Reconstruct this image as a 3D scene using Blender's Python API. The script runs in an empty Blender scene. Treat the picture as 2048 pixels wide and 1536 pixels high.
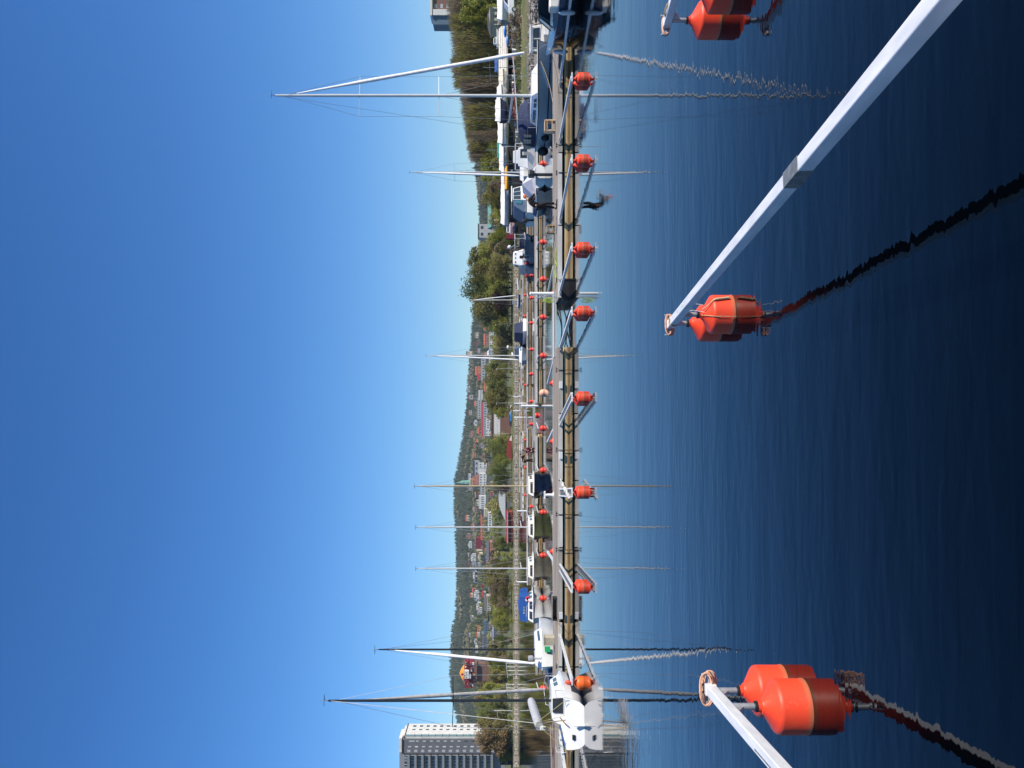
import bpy, bmesh, math, random
from mathutils import Vector, Matrix
R = math.radians
rnd = random.Random(11)
sc = bpy.context.scene
col = sc.collection

# ------------------------------------------------------------------ camera, light, exposure
F, H, HZ = 1650.0, 2.7, 1020.0          # focal length in photo pixels, eye height, horizon column
cam_d = bpy.data.cameras.new('camera'); cam = bpy.data.objects.new('camera', cam_d); col.objects.link(cam)
cam_d.sensor_width = 36; cam_d.lens = F / 2048 * 36; cam_d.clip_start = 0.05; cam_d.clip_end = 9000
p = math.atan((1024 - HZ) / F)
s_, c_ = math.sin(p), math.cos(p)
# the phone was held on its side: world up points to the left of the picture
m = Matrix(((0, 1, 0), (-s_, 0, -c_), (-c_, 0, s_))).to_4x4()
m.translation = (0, 0, H)
cam.matrix_world = m
sc.camera = cam

SUN = Vector((1.0, -0.5, 1.0)).normalized()
w = bpy.data.worlds.new('World'); sc.world = w; w.use_nodes = True
nt = w.node_tree; nt.nodes.clear()
sky = nt.nodes.new('ShaderNodeTexSky'); sky.sky_type = 'NISHITA'; sky.sun_disc = False
sky.sun_elevation = math.asin(SUN.z); sky.sun_rotation = math.atan2(SUN.x, SUN.y)
sky.altitude = 0; sky.air_density = 1.0; sky.dust_density = 0.0; sky.ozone_density = 5.0
bg = nt.nodes.new('ShaderNodeBackground'); bg.inputs[1].default_value = 0.125
out = nt.nodes.new('ShaderNodeOutputWorld')
hs = nt.nodes.new('ShaderNodeHueSaturation'); hs.inputs['Saturation'].default_value = 1.24; hs.inputs['Hue'].default_value = .503; nt.links.new(sky.outputs[0], hs.inputs['Color'])
# clear spring air: less white towards the horizon, the same all round
tcw = nt.nodes.new('ShaderNodeTexCoord'); sxw = nt.nodes.new('ShaderNodeSeparateXYZ'); nt.links.new(tcw.outputs['Generated'], sxw.inputs[0])
cw = nt.nodes.new('ShaderNodeValToRGB'); cw.color_ramp.elements[0].position = .0; cw.color_ramp.elements[0].color = (.70, .84, .96, 1); cw.color_ramp.elements[1].position = .55; cw.color_ramp.elements[1].color = (.70, .79, .90, 1)
nt.links.new(sxw.outputs[2], cw.inputs[0]); mw = nt.nodes.new('ShaderNodeMix'); mw.data_type = 'RGBA'; mw.blend_type = 'MULTIPLY'; mw.inputs[0].default_value = 1
nt.links.new(hs.outputs[0], mw.inputs[6]); nt.links.new(cw.outputs[0], mw.inputs[7]); nt.links.new(mw.outputs[2], bg.inputs[0]); nt.links.new(bg.outputs[0], out.inputs[0])
sl = bpy.data.lights.new('sun', 'SUN'); sl.energy = 5.0; sl.angle = R(0.5); sl.color = (1, .91, .78)
so = bpy.data.objects.new('sun', sl); col.objects.link(so)
so.rotation_euler = (-SUN).to_track_quat('-Z', 'Y').to_euler()
vs = sc.view_settings
sc.display_settings.display_device = 'sRGB'
vs.view_transform = 'Standard'; vs.look = 'None'; vs.gamma = 1; vs.exposure = 0.34; vs.use_curve_mapping = False
cy = sc.cycles
cy.max_bounces = 8; cy.transparent_max_bounces = 8; cy.caustics_reflective = False; cy.caustics_refractive = False

# ------------------------------------------------------------------ helpers
def at(x, y, D):
    """a place in the world from where the photograph shows it and how far away it stands"""
    return Vector(((768 - y) / F * D, D, H - (x - HZ) / F * D))
def wl(x): return F * H / (x - HZ)       # distance of a waterline seen in column x
def XX(y, D): return (768 - y) / F * D
def ZZ(x, D): return H - (x - HZ) / F * D


LM = ((60, 'at the far right edge'), (110, 'below the rolled foresail of the big sailboat'), (165, 'just right of the tall white mast'), (215, 'just left of the tall white mast'), (270, 'in line with the navy cockpit tent'), (330, 'just right of the second white mast'), (372, 'just left of the second white mast'), (425, 'in line with the person in the orange cap'), (465, 'left of the person in the orange cap'), (515, 'just right of the willow clump'), (575, 'at the right side of the big willow'), (612, 'beside the tall white pile'), (650, 'across the jetty gap'), (690, 'right of the blue grey sailboat mast'), (735, 'left of the blue grey sailboat mast'), (775, 'right of the peach buoy'), (815, 'at the gap of the second jetty'), (850, 'in line with the brick block'), (905, 'in line with the crouching person'), (960, 'right of the navy sailboat'), (1010, 'just left of the navy sailboat mast'), (1062, 'right of the olive boat mast'), (1110, 'left of the olive boat mast'), (1150, 'right of the grey olive boat mast'), (1200, 'left of the grey olive boat mast'), (1265, 'in line with the blue canopy'), (1320, 'right of the second black mast'), (1400, 'between the two black masts'), (1450, 'left of the foremost black mast'), (9999, 'at the left edge'))
def lm(y):
    for a, t in LM:
        if y < a: return t
MATS = {}
def mat(name, c, rough=.6, metal=0, var=.15, scale=3., bump=0., bscale=30., c2=None, coat=0, stretch=(1, 1, 1), det=4, lo=.35, hi=.65, ior=1.5, alpha=None):
    if name in MATS: return MATS[name]
    m = bpy.data.materials.new(name); m.use_nodes = True
    n = m.node_tree; b = n.nodes['Principled BSDF']; L = n.links.new
    b.inputs['Roughness'].default_value = rough; b.inputs['Metallic'].default_value = metal
    b.inputs['Coat Weight'].default_value = coat; b.inputs['IOR'].default_value = ior
    tc = n.nodes.new('ShaderNodeTexCoord'); mp = n.nodes.new('ShaderNodeMapping'); mp.inputs['Scale'].default_value = stretch
    L(tc.outputs['Object'], mp.inputs[0])
    no = n.nodes.new('ShaderNodeTexNoise'); no.inputs['Scale'].default_value = scale; no.inputs['Detail'].default_value = det
    L(mp.outputs[0], no.inputs[0])
    mr = n.nodes.new('ShaderNodeMapRange'); mr.inputs[1].default_value = lo; mr.inputs[2].default_value = hi
    L(no.outputs[0], mr.inputs[0])
    mx = n.nodes.new('ShaderNodeMix'); mx.data_type = 'RGBA'
    a = tuple(min(1, v * (1 - var)) for v in c[:3]) + (1,)
    d = (tuple(c2[:3]) if c2 else tuple(min(1, v * (1 + var)) for v in c[:3])) + (1,)
    mx.inputs[6].default_value = a; mx.inputs[7].default_value = d
    L(mr.outputs[0], mx.inputs[0]); L(mx.outputs[2], b.inputs['Base Color'])
    if bump:
        nb = n.nodes.new('ShaderNodeTexNoise'); nb.inputs['Scale'].default_value = bscale; nb.inputs['Detail'].default_value = 4
        L(mp.outputs[0], nb.inputs[0])
        bp = n.nodes.new('ShaderNodeBump'); bp.inputs['Strength'].default_value = bump; bp.inputs['Distance'].default_value = .02
        L(nb.outputs[0], bp.inputs['Height']); L(bp.outputs[0], b.inputs['Normal'])
    MATS[name] = m
    return m

class MB:
    def __init__(s): s.v = []; s.f = []
    def add(s, vs, fs):
        n = len(s.v); s.v += [tuple(v) for v in vs]; s.f += [tuple(i + n for i in f) for f in fs]; return s
    def box(s, c, d, rz=0, ry=0, rx=0):
        M = Matrix.Rotation(rz, 3, 'Z') @ Matrix.Rotation(ry, 3, 'Y') @ Matrix.Rotation(rx, 3, 'X')
        c = Vector(c); hx, hy, hz = d[0] / 2, d[1] / 2, d[2] / 2
        vs = [c + M @ Vector((i * hx, j * hy, k * hz)) for i in (-1, 1) for j in (-1, 1) for k in (-1, 1)]
        return s.add(vs, [(0, 1, 3, 2), (4, 6, 7, 5), (0, 4, 5, 1), (2, 3, 7, 6), (0, 2, 6, 4), (1, 5, 7, 3)])
    def span(s, x0, x1, y0, y1, z0, z1): return s.box(((x0 + x1) / 2, (y0 + y1) / 2, (z0 + z1) / 2), (abs(x1 - x0), abs(y1 - y0), abs(z1 - z0)))
    def bar(s, a, b, w, h=None, up=(0, 0, 1)):
        a = Vector(a); b = Vector(b); d = (b - a).normalized(); h = h or w
        sd = d.cross(Vector(up))
        if sd.length < 1e-4: sd = d.cross(Vector((1, 0, 0)))
        sd.normalize(); u = sd.cross(d).normalized()
        q = []
        for P in (a, b):
            for i, j in ((-1, -1), (1, -1), (1, 1), (-1, 1)): q.append(P + sd * (w / 2 * i) + u * (h / 2 * j))
        return s.add(q, [(3, 2, 1, 0), (4, 5, 6, 7), (0, 1, 5, 4), (1, 2, 6, 5), (2, 3, 7, 6), (3, 0, 4, 7)])
    def tube(s, pts, r, n=8, closed=False):
        pts = [Vector(q) for q in pts]; rs = r if isinstance(r, (list, tuple)) else [r] * len(pts)
        N = len(pts); rings = []; u = None
        for i, q in enumerate(pts):
            if closed: d = pts[(i + 1) % N] - pts[i - 1]
            else: d = pts[min(i + 1, N - 1)] - pts[max(i - 1, 0)]
            d.normalize()
            if u is None:
                u = d.cross(Vector((0, 0, 1)))
                if u.length < .05: u = d.cross(Vector((1, 0, 0)))
            u = (u - d * u.dot(d)).normalized(); v2 = d.cross(u)
            rings.append([q + (u * math.cos(2 * math.pi * k / n) + v2 * math.sin(2 * math.pi * k / n)) * rs[i] for k in range(n)])
        return s.rings(rings, not closed, closed)
    def rings(s, rings, caps=True, wrap=False):
        n = len(rings[0]); vs = [q for rg in rings for q in rg]; fs = []
        K = len(rings)
        for i in range(K if wrap else K - 1):
            j = (i + 1) % K
            for k in range(n): fs.append((i * n + k, i * n + (k + 1) % n, j * n + (k + 1) % n, j * n + k))
        if caps: fs += [tuple(range(n - 1, -1, -1)), tuple((K - 1) * n + k for k in range(n))]
        return s.add(vs, fs)
    def lathe(s, prof, n=24, c=(0, 0, 0)):
        c = Vector(c)
        return s.rings([[c + Vector((r * math.cos(2 * math.pi * k / n), r * math.sin(2 * math.pi * k / n), z)) for k in range(n)] for r, z in prof])
    def grid(s, rows):
        n = len(rows[0]); vs = [q for r in rows for q in r]
        fs = [(i * n + k, i * n + k + 1, (i + 1) * n + k + 1, (i + 1) * n + k) for i in range(len(rows) - 1) for k in range(n - 1)]
        return s.add(vs, fs)
    def poly(s, pts): return s.add(pts, [tuple(range(len(pts)))])
    def prism(s, pts, off):
        off = Vector(off); n = len(pts); a = [Vector(q) for q in pts]; b = [q + off for q in a]
        return s.add(a + b, [tuple(range(n - 1, -1, -1)), tuple(range(n, 2 * n))] + [(i, (i + 1) % n, n + (i + 1) % n, n + i) for i in range(n)])
    def ball(s, c, r, n=10, k=6):
        c = Vector(c); r = Vector(r) if not isinstance(r, (int, float)) else Vector((r, r, r))
        rg = []
        for i in range(k + 1):
            a = -math.pi / 2 + math.pi * i / k; q = max(math.cos(a), .02)
            rg.append([c + Vector((r.x * q * math.cos(2 * math.pi * j / n), r.y * q * math.sin(2 * math.pi * j / n), r.z * math.sin(a))) for j in range(n)])
        return s.rings(rg)
    def mesh(s, name, m, smooth=None):
        me = bpy.data.meshes.new(name); me.from_pydata(s.v, [], s.f); me.update()
        me.materials.append(m)
        if smooth:
            me.shade_smooth()
            try: me.set_sharp_from_angle(angle=R(smooth))
            except Exception: pass
        return me
    def build(s, name, m, parent=None, smooth=None, bev=0, loc=None):
        o = bpy.data.objects.new(name, s.mesh(name, m, smooth)); col.objects.link(o)
        if parent: o.parent = parent
        if loc is not None: o.location = loc
        if bev:
            b = o.modifiers.new('bevel', 'BEVEL'); b.width = bev; b.segments = 2; b.limit_method = 'ANGLE'; b.angle_limit = R(40)
        return o

def put(name, me, parent=None, loc=(0, 0, 0), rz=0, sc3=None):
    o = bpy.data.objects.new(name, me); col.objects.link(o); o.parent = parent; o.location = loc
    if rz: o.rotation_euler = (0, 0, rz)
    if sc3: o.scale = sc3
    return o
def tag(o, label=None, cat=None, group=None, kind=None):
    if label: o['label'] = label
    if cat: o['category'] = cat
    if group: o['group'] = group
    if kind: o['kind'] = kind
    return o
def empty(name, loc, rz=0, label=None, cat=None, group=None):
    o = bpy.data.objects.new(name, None); col.objects.link(o); o.location = loc; o.rotation_euler = (0, 0, rz); o.empty_display_size = .2
    return tag(o, label, cat, group)
KIDS = {}
def copy_tree(o, parent=None):
    c = o.copy(); col.objects.link(c); c.parent = parent
    for ch in [q for q in o.children]: copy_tree(ch, c)
    return c

# ------------------------------------------------------------------ materials
M_white = mat('white_gelcoat', (.78, .78, .76), .32, var=.05, scale=1.5, coat=.2)
M_cream = mat('cream_gelcoat', (.74, .70, .60), .4, var=.06)
M_beam = mat('galvanised_white_beam', (.74, .75, .76), .38, .06, var=.08, scale=4, bump=.05, bscale=60, c2=(.84, .84, .84), stretch=(3, .6, 3))
M_galv = mat('galvanised_steel', (.42, .44, .46), .5, .5, var=.15, scale=12, bump=.05)
M_collar = mat('dull_zinc_collar', (.22, .24, .24), .6, .5, var=.25, scale=14)
M_alu = mat('mast_aluminium', (.60, .60, .59), .35, .12, var=.04)
M_blackalu = mat('black_mast', (.015, .015, .02), .35, .2)
M_sail = mat('rolled_sailcloth', (.74, .74, .74), .8, var=.08, scale=6)
M_greysail = mat('grey_sail_sleeve', (.42, .41, .41), .85, var=.15, scale=5)
M_dark = mat('dark_rubber', (.012, .012, .013), .6, var=.3)
M_black = mat('black_plastic', (.02, .021, .024), .4)
M_glass = mat('tinted_window', (.03, .04, .05), .08, var=.1)
M_wire = mat('stay_wire', (.30, .31, .32), .4, .6)
M_rope = mat('weathered_orange_rope', (.70, .40, .26), .9, var=.25, scale=40)
M_rope2 = mat('beige_rope', (.50, .38, .22), .9, var=.25, scale=50)
M_lime = mat('lime_rope', (.45, .60, .05), .8, var=.3, scale=30)
M_navy = mat('navy_canvas', (.018, .028, .075), .8, var=.2)
M_bluecan = mat('blue_canvas', (.01, .075, .30), .7, var=.12)
M_slate = mat('slate_blue_canvas', (.055, .10, .17), .8, var=.15)
M_wood = mat('varnished_wood', (.22, .11, .045), .5, var=.2)
M_plank = mat('grey_planks', (.25, .21, .165), .85, var=.2, scale=6, stretch=(1, 6, 1))
M_chain = mat('rusty_chain', (.03, .025, .022), .8, .3)
M_redbuoy = mat('far_buoy_red', (.66, .045, .022), .45, var=.1)

def drum_material():
    m = bpy.data.materials.new('orange_red_float_plastic'); m.use_nodes = True
    n = m.node_tree; L = n.links.new; b = n.nodes['Principled BSDF']; b.inputs['Roughness'].default_value = .32
    b.inputs['Coat Weight'].default_value = 0
    tc = n.nodes.new('ShaderNodeTexCoord'); sx = n.nodes.new('ShaderNodeSeparateXYZ'); L(tc.outputs['Object'], sx.inputs[0])
    no = n.nodes.new('ShaderNodeTexNoise'); no.inputs['Scale'].default_value = 7; no.inputs['Detail'].default_value = 6; L(tc.outputs['Object'], no.inputs[0])
    ad = n.nodes.new('ShaderNodeMath'); ad.operation = 'MULTIPLY_ADD'; ad.inputs[1].default_value = .05; L(no.outputs[0], ad.inputs[0]); L(sx.outputs[2], ad.inputs[2])
    cr = n.nodes.new('ShaderNodeValToRGB'); e = cr.color_ramp.elements
    e[0].position = .0; e[0].color = (.46, .14, .05, 1); e[1].position = 1; e[1].color = (.80, .062, .018, 1)
    q = e.new(.28); q.color = (.52, .12, .05, 1); q = e.new(.5); q.color = (.79, .066, .020, 1)
    mr = n.nodes.new('ShaderNodeMapRange'); mr.inputs[1].default_value = 0; mr.inputs[2].default_value = .16
    L(ad.outputs[0], mr.inputs[0]); L(mr.outputs[0], cr.inputs[0])
    # faint scuffs
    n2 = n.nodes.new('ShaderNodeTexNoise'); n2.inputs['Scale'].default_value = 26; n2.inputs['Detail'].default_value = 8; L(tc.outputs['Object'], n2.inputs[0])
    m2 = n.nodes.new('ShaderNodeMapRange'); m2.inputs[1].default_value = .62; m2.inputs[2].default_value = .75; m2.inputs[4].default_value = .35; L(n2.outputs[0], m2.inputs[0])
    mx = n.nodes.new('ShaderNodeMix'); mx.data_type = 'RGBA'; L(m2.outputs[0], mx.inputs[0]); L(cr.outputs[0], mx.inputs[6]); mx.inputs[7].default_value = (.75, .17, .08, 1)
    L(mx.outputs[2], b.inputs['Base Color'])
    r2 = n.nodes.new('ShaderNodeMapRange'); r2.inputs[3].default_value = .36; r2.inputs[4].default_value = .62; L(no.outputs[0], r2.inputs[0]); L(r2.outputs[0], b.inputs['Roughness'])
    bp = n.nodes.new('ShaderNodeBump'); bp.inputs['Strength'].default_value = .15; bp.inputs['Distance'].default_value = .02; L(no.outputs[0], bp.inputs['Height']); L(bp.outputs[0], b.inputs['Normal'])
    return m
M_drum = drum_material()

def water_material():
    m = bpy.data.materials.new('harbour_water'); m.use_nodes = True
    n = m.node_tree; L = n.links.new; b = n.nodes['Principled BSDF']
    b.inputs['Base Color'].default_value = (.0003, .001, .002, 1); b.inputs['Roughness'].default_value = .015; b.inputs['IOR'].default_value = 1.333
    tc = n.nodes.new('ShaderNodeTexCoord')
    def noise(sx, sy, det, rot, amp, dist=0.):
        mp = n.nodes.new('ShaderNodeMapping'); mp.inputs['Scale'].default_value = (sx, sy, 1); mp.inputs['Rotation'].default_value = (0, 0, R(rot))
        L(tc.outputs['Object'], mp.inputs[0])
        t = n.nodes.new('ShaderNodeTexNoise'); t.inputs['Scale'].default_value = 1; t.inputs['Detail'].default_value = det; t.inputs['Roughness'].default_value = .45
        t.inputs['Distortion'].default_value = dist
        L(mp.outputs[0], t.inputs[0])
        mu = n.nodes.new('ShaderNodeMath'); mu.operation = 'MULTIPLY'; mu.inputs[1].default_value = amp; L(t.outputs[0], mu.inputs[0])
        return mu
    a = noise(.35, 1.3, 1, 12, .0060)         # long low swell lines
    c = noise(1.7, 6, 2, -8, .0026, .3)      # ripples
    d = noise(5, 12, 1, 15, .00035)
    s1 = n.nodes.new('ShaderNodeMath'); L(a.outputs[0], s1.inputs[0]); L(c.outputs[0], s1.inputs[1])
    s2 = n.nodes.new('ShaderNodeMath'); L(s1.outputs[0], s2.inputs[0]); L(d.outputs[0], s2.inputs[1])
    # the water lies calmer in the shelter of the jetties
    sy = n.nodes.new('ShaderNodeSeparateXYZ'); L(tc.outputs['Object'], sy.inputs[0])
    cm = n.nodes.new('ShaderNodeMapRange'); cm.inputs[1].default_value = 5; cm.inputs[2].default_value = 27; cm.inputs[3].default_value = 1.35; cm.inputs[4].default_value = .34; L(sy.outputs[1], cm.inputs[0])
    s3 = n.nodes.new('ShaderNodeMath'); s3.operation = 'MULTIPLY'; L(s2.outputs[0], s3.inputs[0]); L(cm.outputs[0], s3.inputs[1])
    bp = n.nodes.new('ShaderNodeBump'); bp.inputs['Strength'].default_value = 1; bp.inputs['Distance'].default_value = 1
    L(s3.outputs[0], bp.inputs['Height']); L(bp.outputs[0], b.inputs['Normal'])
    return m

# ------------------------------------------------------------------ water and land
wm = MB(); wm.add([(-3500, -300, 0), (3500, -300, 0), (3500, 5200, 0), (-3500, 5200, 0)], [(0, 1, 2, 3)])
tag(wm.build('water', water_material()), 'calm dark blue harbour water with fine ripples and mirror reflections', kind='structure')

SKYL = [(-400, 930), (0, 940), (300, 950), (450, 962), (560, 957), (620, 950), (660, 945), (700, 942), (760, 938), (840, 932), (880, 926), (930, 917), (960, 910), (1020, 909), (1045, 912), (1070, 912), (1100, 914), (1180, 915), (1230, 912), (1250, 906), (1290, 902), (1350, 901), (1400, 906), (1440, 916), (1480, 920), (1536, 925), (1900, 950)]
def interp(t, tab):
    if t <= tab[0][0]: return tab[0][1]
    for (a, u), (b, v) in zip(tab, tab[1:]):
        if t <= b: return u + (v - u) * (t - a) / (b - a)
    return tab[-1][1]
def vnoise(x, y):
    from mathutils import noise
    return noise.noise(Vector((x, y, .3)))
RIDGE = 2600.0
PROF = [(354, .02), (420, .03), (600, .09), (900, .24), (1300, .42), (1800, .64), (RIDGE, 1.0), (3400, .9)]   # share of the skyline angle reached at each distance
def land_d(X, D):
    xl = 26 + (D - 86) * .131
    return max(D - 354, min(X - xl, D - 86))
def ground(X, D, rough=True):
    d = land_d(X, D)
    bank = -2.0 if d < -2 else (d * .55 if d < 2.6 else 1.43 + min(d - 2.6, 40) * .02)
    y = 768 - X / D * F
    if D > 420:
        ang = (HZ - interp(y, SKYL)) / F * interp(D, PROF)
        z = H + ang * D * (1 if D <= RIDGE else max(.5, 1 - (D - RIDGE) / 900 * .3)) + (vnoise(X / 90, D / 90) * 3 if D > 700 else 0)
        t = min(1, (D - 420) / 150)
        return bank * (1 - t) + z * t
    return bank + (.25 * vnoise(X / 5, D / 5) if d > 3 else 0)

def terrain():
    Ds = []
    D = 80.
    while D < 3400:
        Ds.append(D); D += max(2.2 if D < 130 else 0, D * .018)
    for q in (352, 354, 356, 358.5): Ds.append(q)
    Ds = sorted(Ds)
    ys = [-700 + 14 * i for i in range(210)]
    rows = [[Vector(((768 - y) / F * D, D, ground((768 - y) / F * D, D))) for y in ys] for D in Ds]
    b = MB().grid(rows)
    m = bpy.data.materials.new('grass_and_forest_floor'); m.use_nodes = True
    n = m.node_tree; L = n.links.new; bs = n.nodes['Principled BSDF']; bs.inputs['Roughness'].default_value = .95
    tc = n.nodes.new('ShaderNodeTexCoord')
    n1 = n.nodes.new('ShaderNodeTexNoise'); n1.inputs['Scale'].default_value = .05; n1.inputs['Detail'].default_value = 8; L(tc.outputs['Object'], n1.inputs[0])
    n2 = n.nodes.new('ShaderNodeTexNoise'); n2.inputs['Scale'].default_value = 1.1; n2.inputs['Detail'].default_value = 6; L(tc.outputs['Object'], n2.inputs[0])
    c1 = n.nodes.new('ShaderNodeValToRGB'); e = c1.color_ramp.elements; e[0].position = .4; e[0].color = (.075, .11, .022, 1); e[1].position = .62; e[1].color = (.16, .14, .055, 1)
    L(n2.outputs[0], c1.inputs[0])
    c2 = n.nodes.new('ShaderNodeValToRGB'); e = c2.color_ramp.elements; e[0].position = .35; e[0].color = (.024, .040, .018, 1); e[1].position = .66; e[1].color = (.060, .070, .030, 1)
    L(n1.outputs[0], c2.inputs[0])
    sx = n.nodes.new('ShaderNodeSeparateXYZ'); L(tc.outputs['Object'], sx.inputs[0])
    mr = n.nodes.new('ShaderNodeMapRange'); mr.inputs[1].default_value = 480; mr.inputs[2].default_value = 900; L(sx.outputs[1], mr.inputs[0])
    mx = n.nodes.new('ShaderNodeMix'); mx.data_type = 'RGBA'; L(mr.outputs[0], mx.inputs[0]); L(c1.outputs[0], mx.inputs[6]); L(c2.outputs[0], mx.inputs[7])
    mr2 = n.nodes.new('ShaderNodeMapRange'); mr2.inputs[1].default_value = .5; mr2.inputs[2].default_value = 1.3; L(sx.outputs[2], mr2.inputs[0])
    mx2 = n.nodes.new('ShaderNodeMix'); mx2.data_type = 'RGBA'; L(mr2.outputs[0], mx2.inputs[0]); mx2.inputs[6].default_value = (.12, .10, .08, 1); L(mx.outputs[2], mx2.inputs[7])
    L(mx2.outputs[2], bs.inputs['Base Color'])
    tag(b.build('ground', m, smooth=180), 'grassy harbour shore rising to a wooded hill', kind='structure')
terrain()

# ------------------------------------------------------------------ rocks, forest
def rock_mesh(mb, c, r, rr):
    ph = [rr.uniform(.7, 1.25) for _ in range(6)]
    c = Vector(c); vs = [c + Vector(v) * (r * k) for v, k in zip(((1, 0, 0), (-1, 0, 0), (0, 1, 0), (0, -1, 0), (0, 0, .8), (0, 0, -.8)), ph)]
    a = rr.uniform(0, 3); M = Matrix.Rotation(a, 3, 'Z') @ Matrix.Rotation(rr.uniform(-.6, .6), 3, 'X')
    vs = [c + M @ (v - c) for v in vs]
    mb.add(vs, [(0, 2, 4), (2, 1, 4), (1, 3, 4), (3, 0, 4), (2, 0, 5), (1, 2, 5), (3, 1, 5), (0, 3, 5)])
M_rock = mat('riprap_stone', (.17, .145, .12), .9, var=.5, scale=2.6, c2=(.46, .40, .33), det=2, lo=.42, hi=.58)
M_rockd = mat('grey_riprap_stone', (.10, .095, .09), .9, var=.5, scale=2.1, c2=(.36, .33, .30), det=2, lo=.42, hi=.6)
rr = random.Random(3)
b = MB()
for i in range(7000):
    X = rr.uniform(-205, 66); t = rr.random()
    rock_mesh(b, (X, 353.5 + t * 3.2, t * 1.05 - .1), rr.uniform(.22, .62), rr)
tag(b.build('riprap', M_rock), 'pale riprap stones along the far shore', kind='stuff')
b = MB()
for i in range(4200):
    t = rr.random(); X = rr.uniform(24, 62)
    rock_mesh(b, (X, 85.4 + t * 4.8, t * 1.35), rr.uniform(.14, .36), rr)
for i in range(2600):
    D = rr.uniform(86, 330); t = rr.random(); xl = 26 + (D - 86) * .131
    rock_mesh(b, (xl - .4 + t * 4.2, D, t * 1.3), rr.uniform(.2, .5), rr)
tag(b.build('riprap', M_rockd), 'grey riprap stones on the near right bank below the grass', kind='stuff')
# grass tufts on the near bank
M_tuft = mat('bank_grass', (.085, .13, .03), .9, var=.3, scale=.6, c2=(.20, .17, .07), det=3)
b = MB()
for i in range(9000):
    X = rr.uniform(26, 75); D = rr.uniform(89.5, 118)
    z = ground(X, D); h = rr.uniform(.12, .45); a = rr.uniform(0, 6.3); wd = rr.uniform(.03, .09)
    dx, dy = math.cos(a) * wd, math.sin(a) * wd
    b.add([(X - dx, D - dy, z - .03), (X + dx, D + dy, z - .03), (X + rr.uniform(-.12, .12), D + rr.uniform(-.1, .1), z + h)], [(0, 1, 2)])
tag(b.build('grass', M_tuft), 'long spring grass on the near right bank', kind='stuff')

# ------------------------------------------------------------------ floating jetties
def mat_z(name, c_lo, c_hi, z0, z1, rough, stretch, nscale):
    m = mat(name, c_hi, rough, var=.22, scale=nscale, stretch=stretch, det=5, bump=.1, bscale=20)
    n = m.node_tree; L = n.links.new; b = n.nodes['Principled BSDF']
    src = b.inputs['Base Color'].links[0].from_socket
    tc = n.nodes.new('ShaderNodeTexCoord'); sx = n.nodes.new('ShaderNodeSeparateXYZ'); L(tc.outputs['Object'], sx.inputs[0])
    no = n.nodes.new('ShaderNodeTexNoise'); no.inputs['Scale'].default_value = 1.3; L(tc.outputs['Object'], no.inputs[0])
    ad = n.nodes.new('ShaderNodeMath'); ad.operation = 'MULTIPLY_ADD'; ad.inputs[1].default_value = (z1 - z0) * .9; L(no.outputs[0], ad.inputs[0]); L(sx.outputs[2], ad.inputs[2])
    mr = n.nodes.new('ShaderNodeMapRange'); mr.inputs[1].default_value = z0 + (z1 - z0) * .45; mr.inputs[2].default_value = z1 + (z1 - z0) * .45; L(ad.outputs[0], mr.inputs[0])
    mx = n.nodes.new('ShaderNodeMix'); mx.data_type = 'RGBA'; L(mr.outputs[0], mx.inputs[0]); mx.inputs[6].default_value = (*c_lo, 1); L(src, mx.inputs[7]); L(mx.outputs[2], b.inputs['Base Color'])
    return m
M_float = mat_z('stained_concrete_float', (.22, .115, .045), (.64, .47, .24), -.01, .12, .8, (.25, 1, 9), 2.2)
M_deck = mat('weathered_grey_deck', (.22, .18, .14), .9, var=.22, scale=.8, c2=(.33, .28, .225), stretch=(.35, 4, 1), det=7, bump=.2)
M_edge = mat('bleached_edge_timber', (.60, .56, .48), .8, var=.3, scale=.9, c2=(.76, .73, .66), stretch=(.5, 4, 4), det=6, bump=.15)

M_edge2 = mat('greyed_edge_timber', (.34, .31, .27), .85, var=.3, scale=.9, c2=(.48, .45, .39), stretch=(.5, 4, 4), det=6, bump=.15)
M_edge3 = mat('whitewashed_edge_timber', (.62, .60, .55), .8, var=.2, scale=1.2, c2=(.76, .74, .69), stretch=(.5, 4, 4), det=6, bump=.15)

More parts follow.
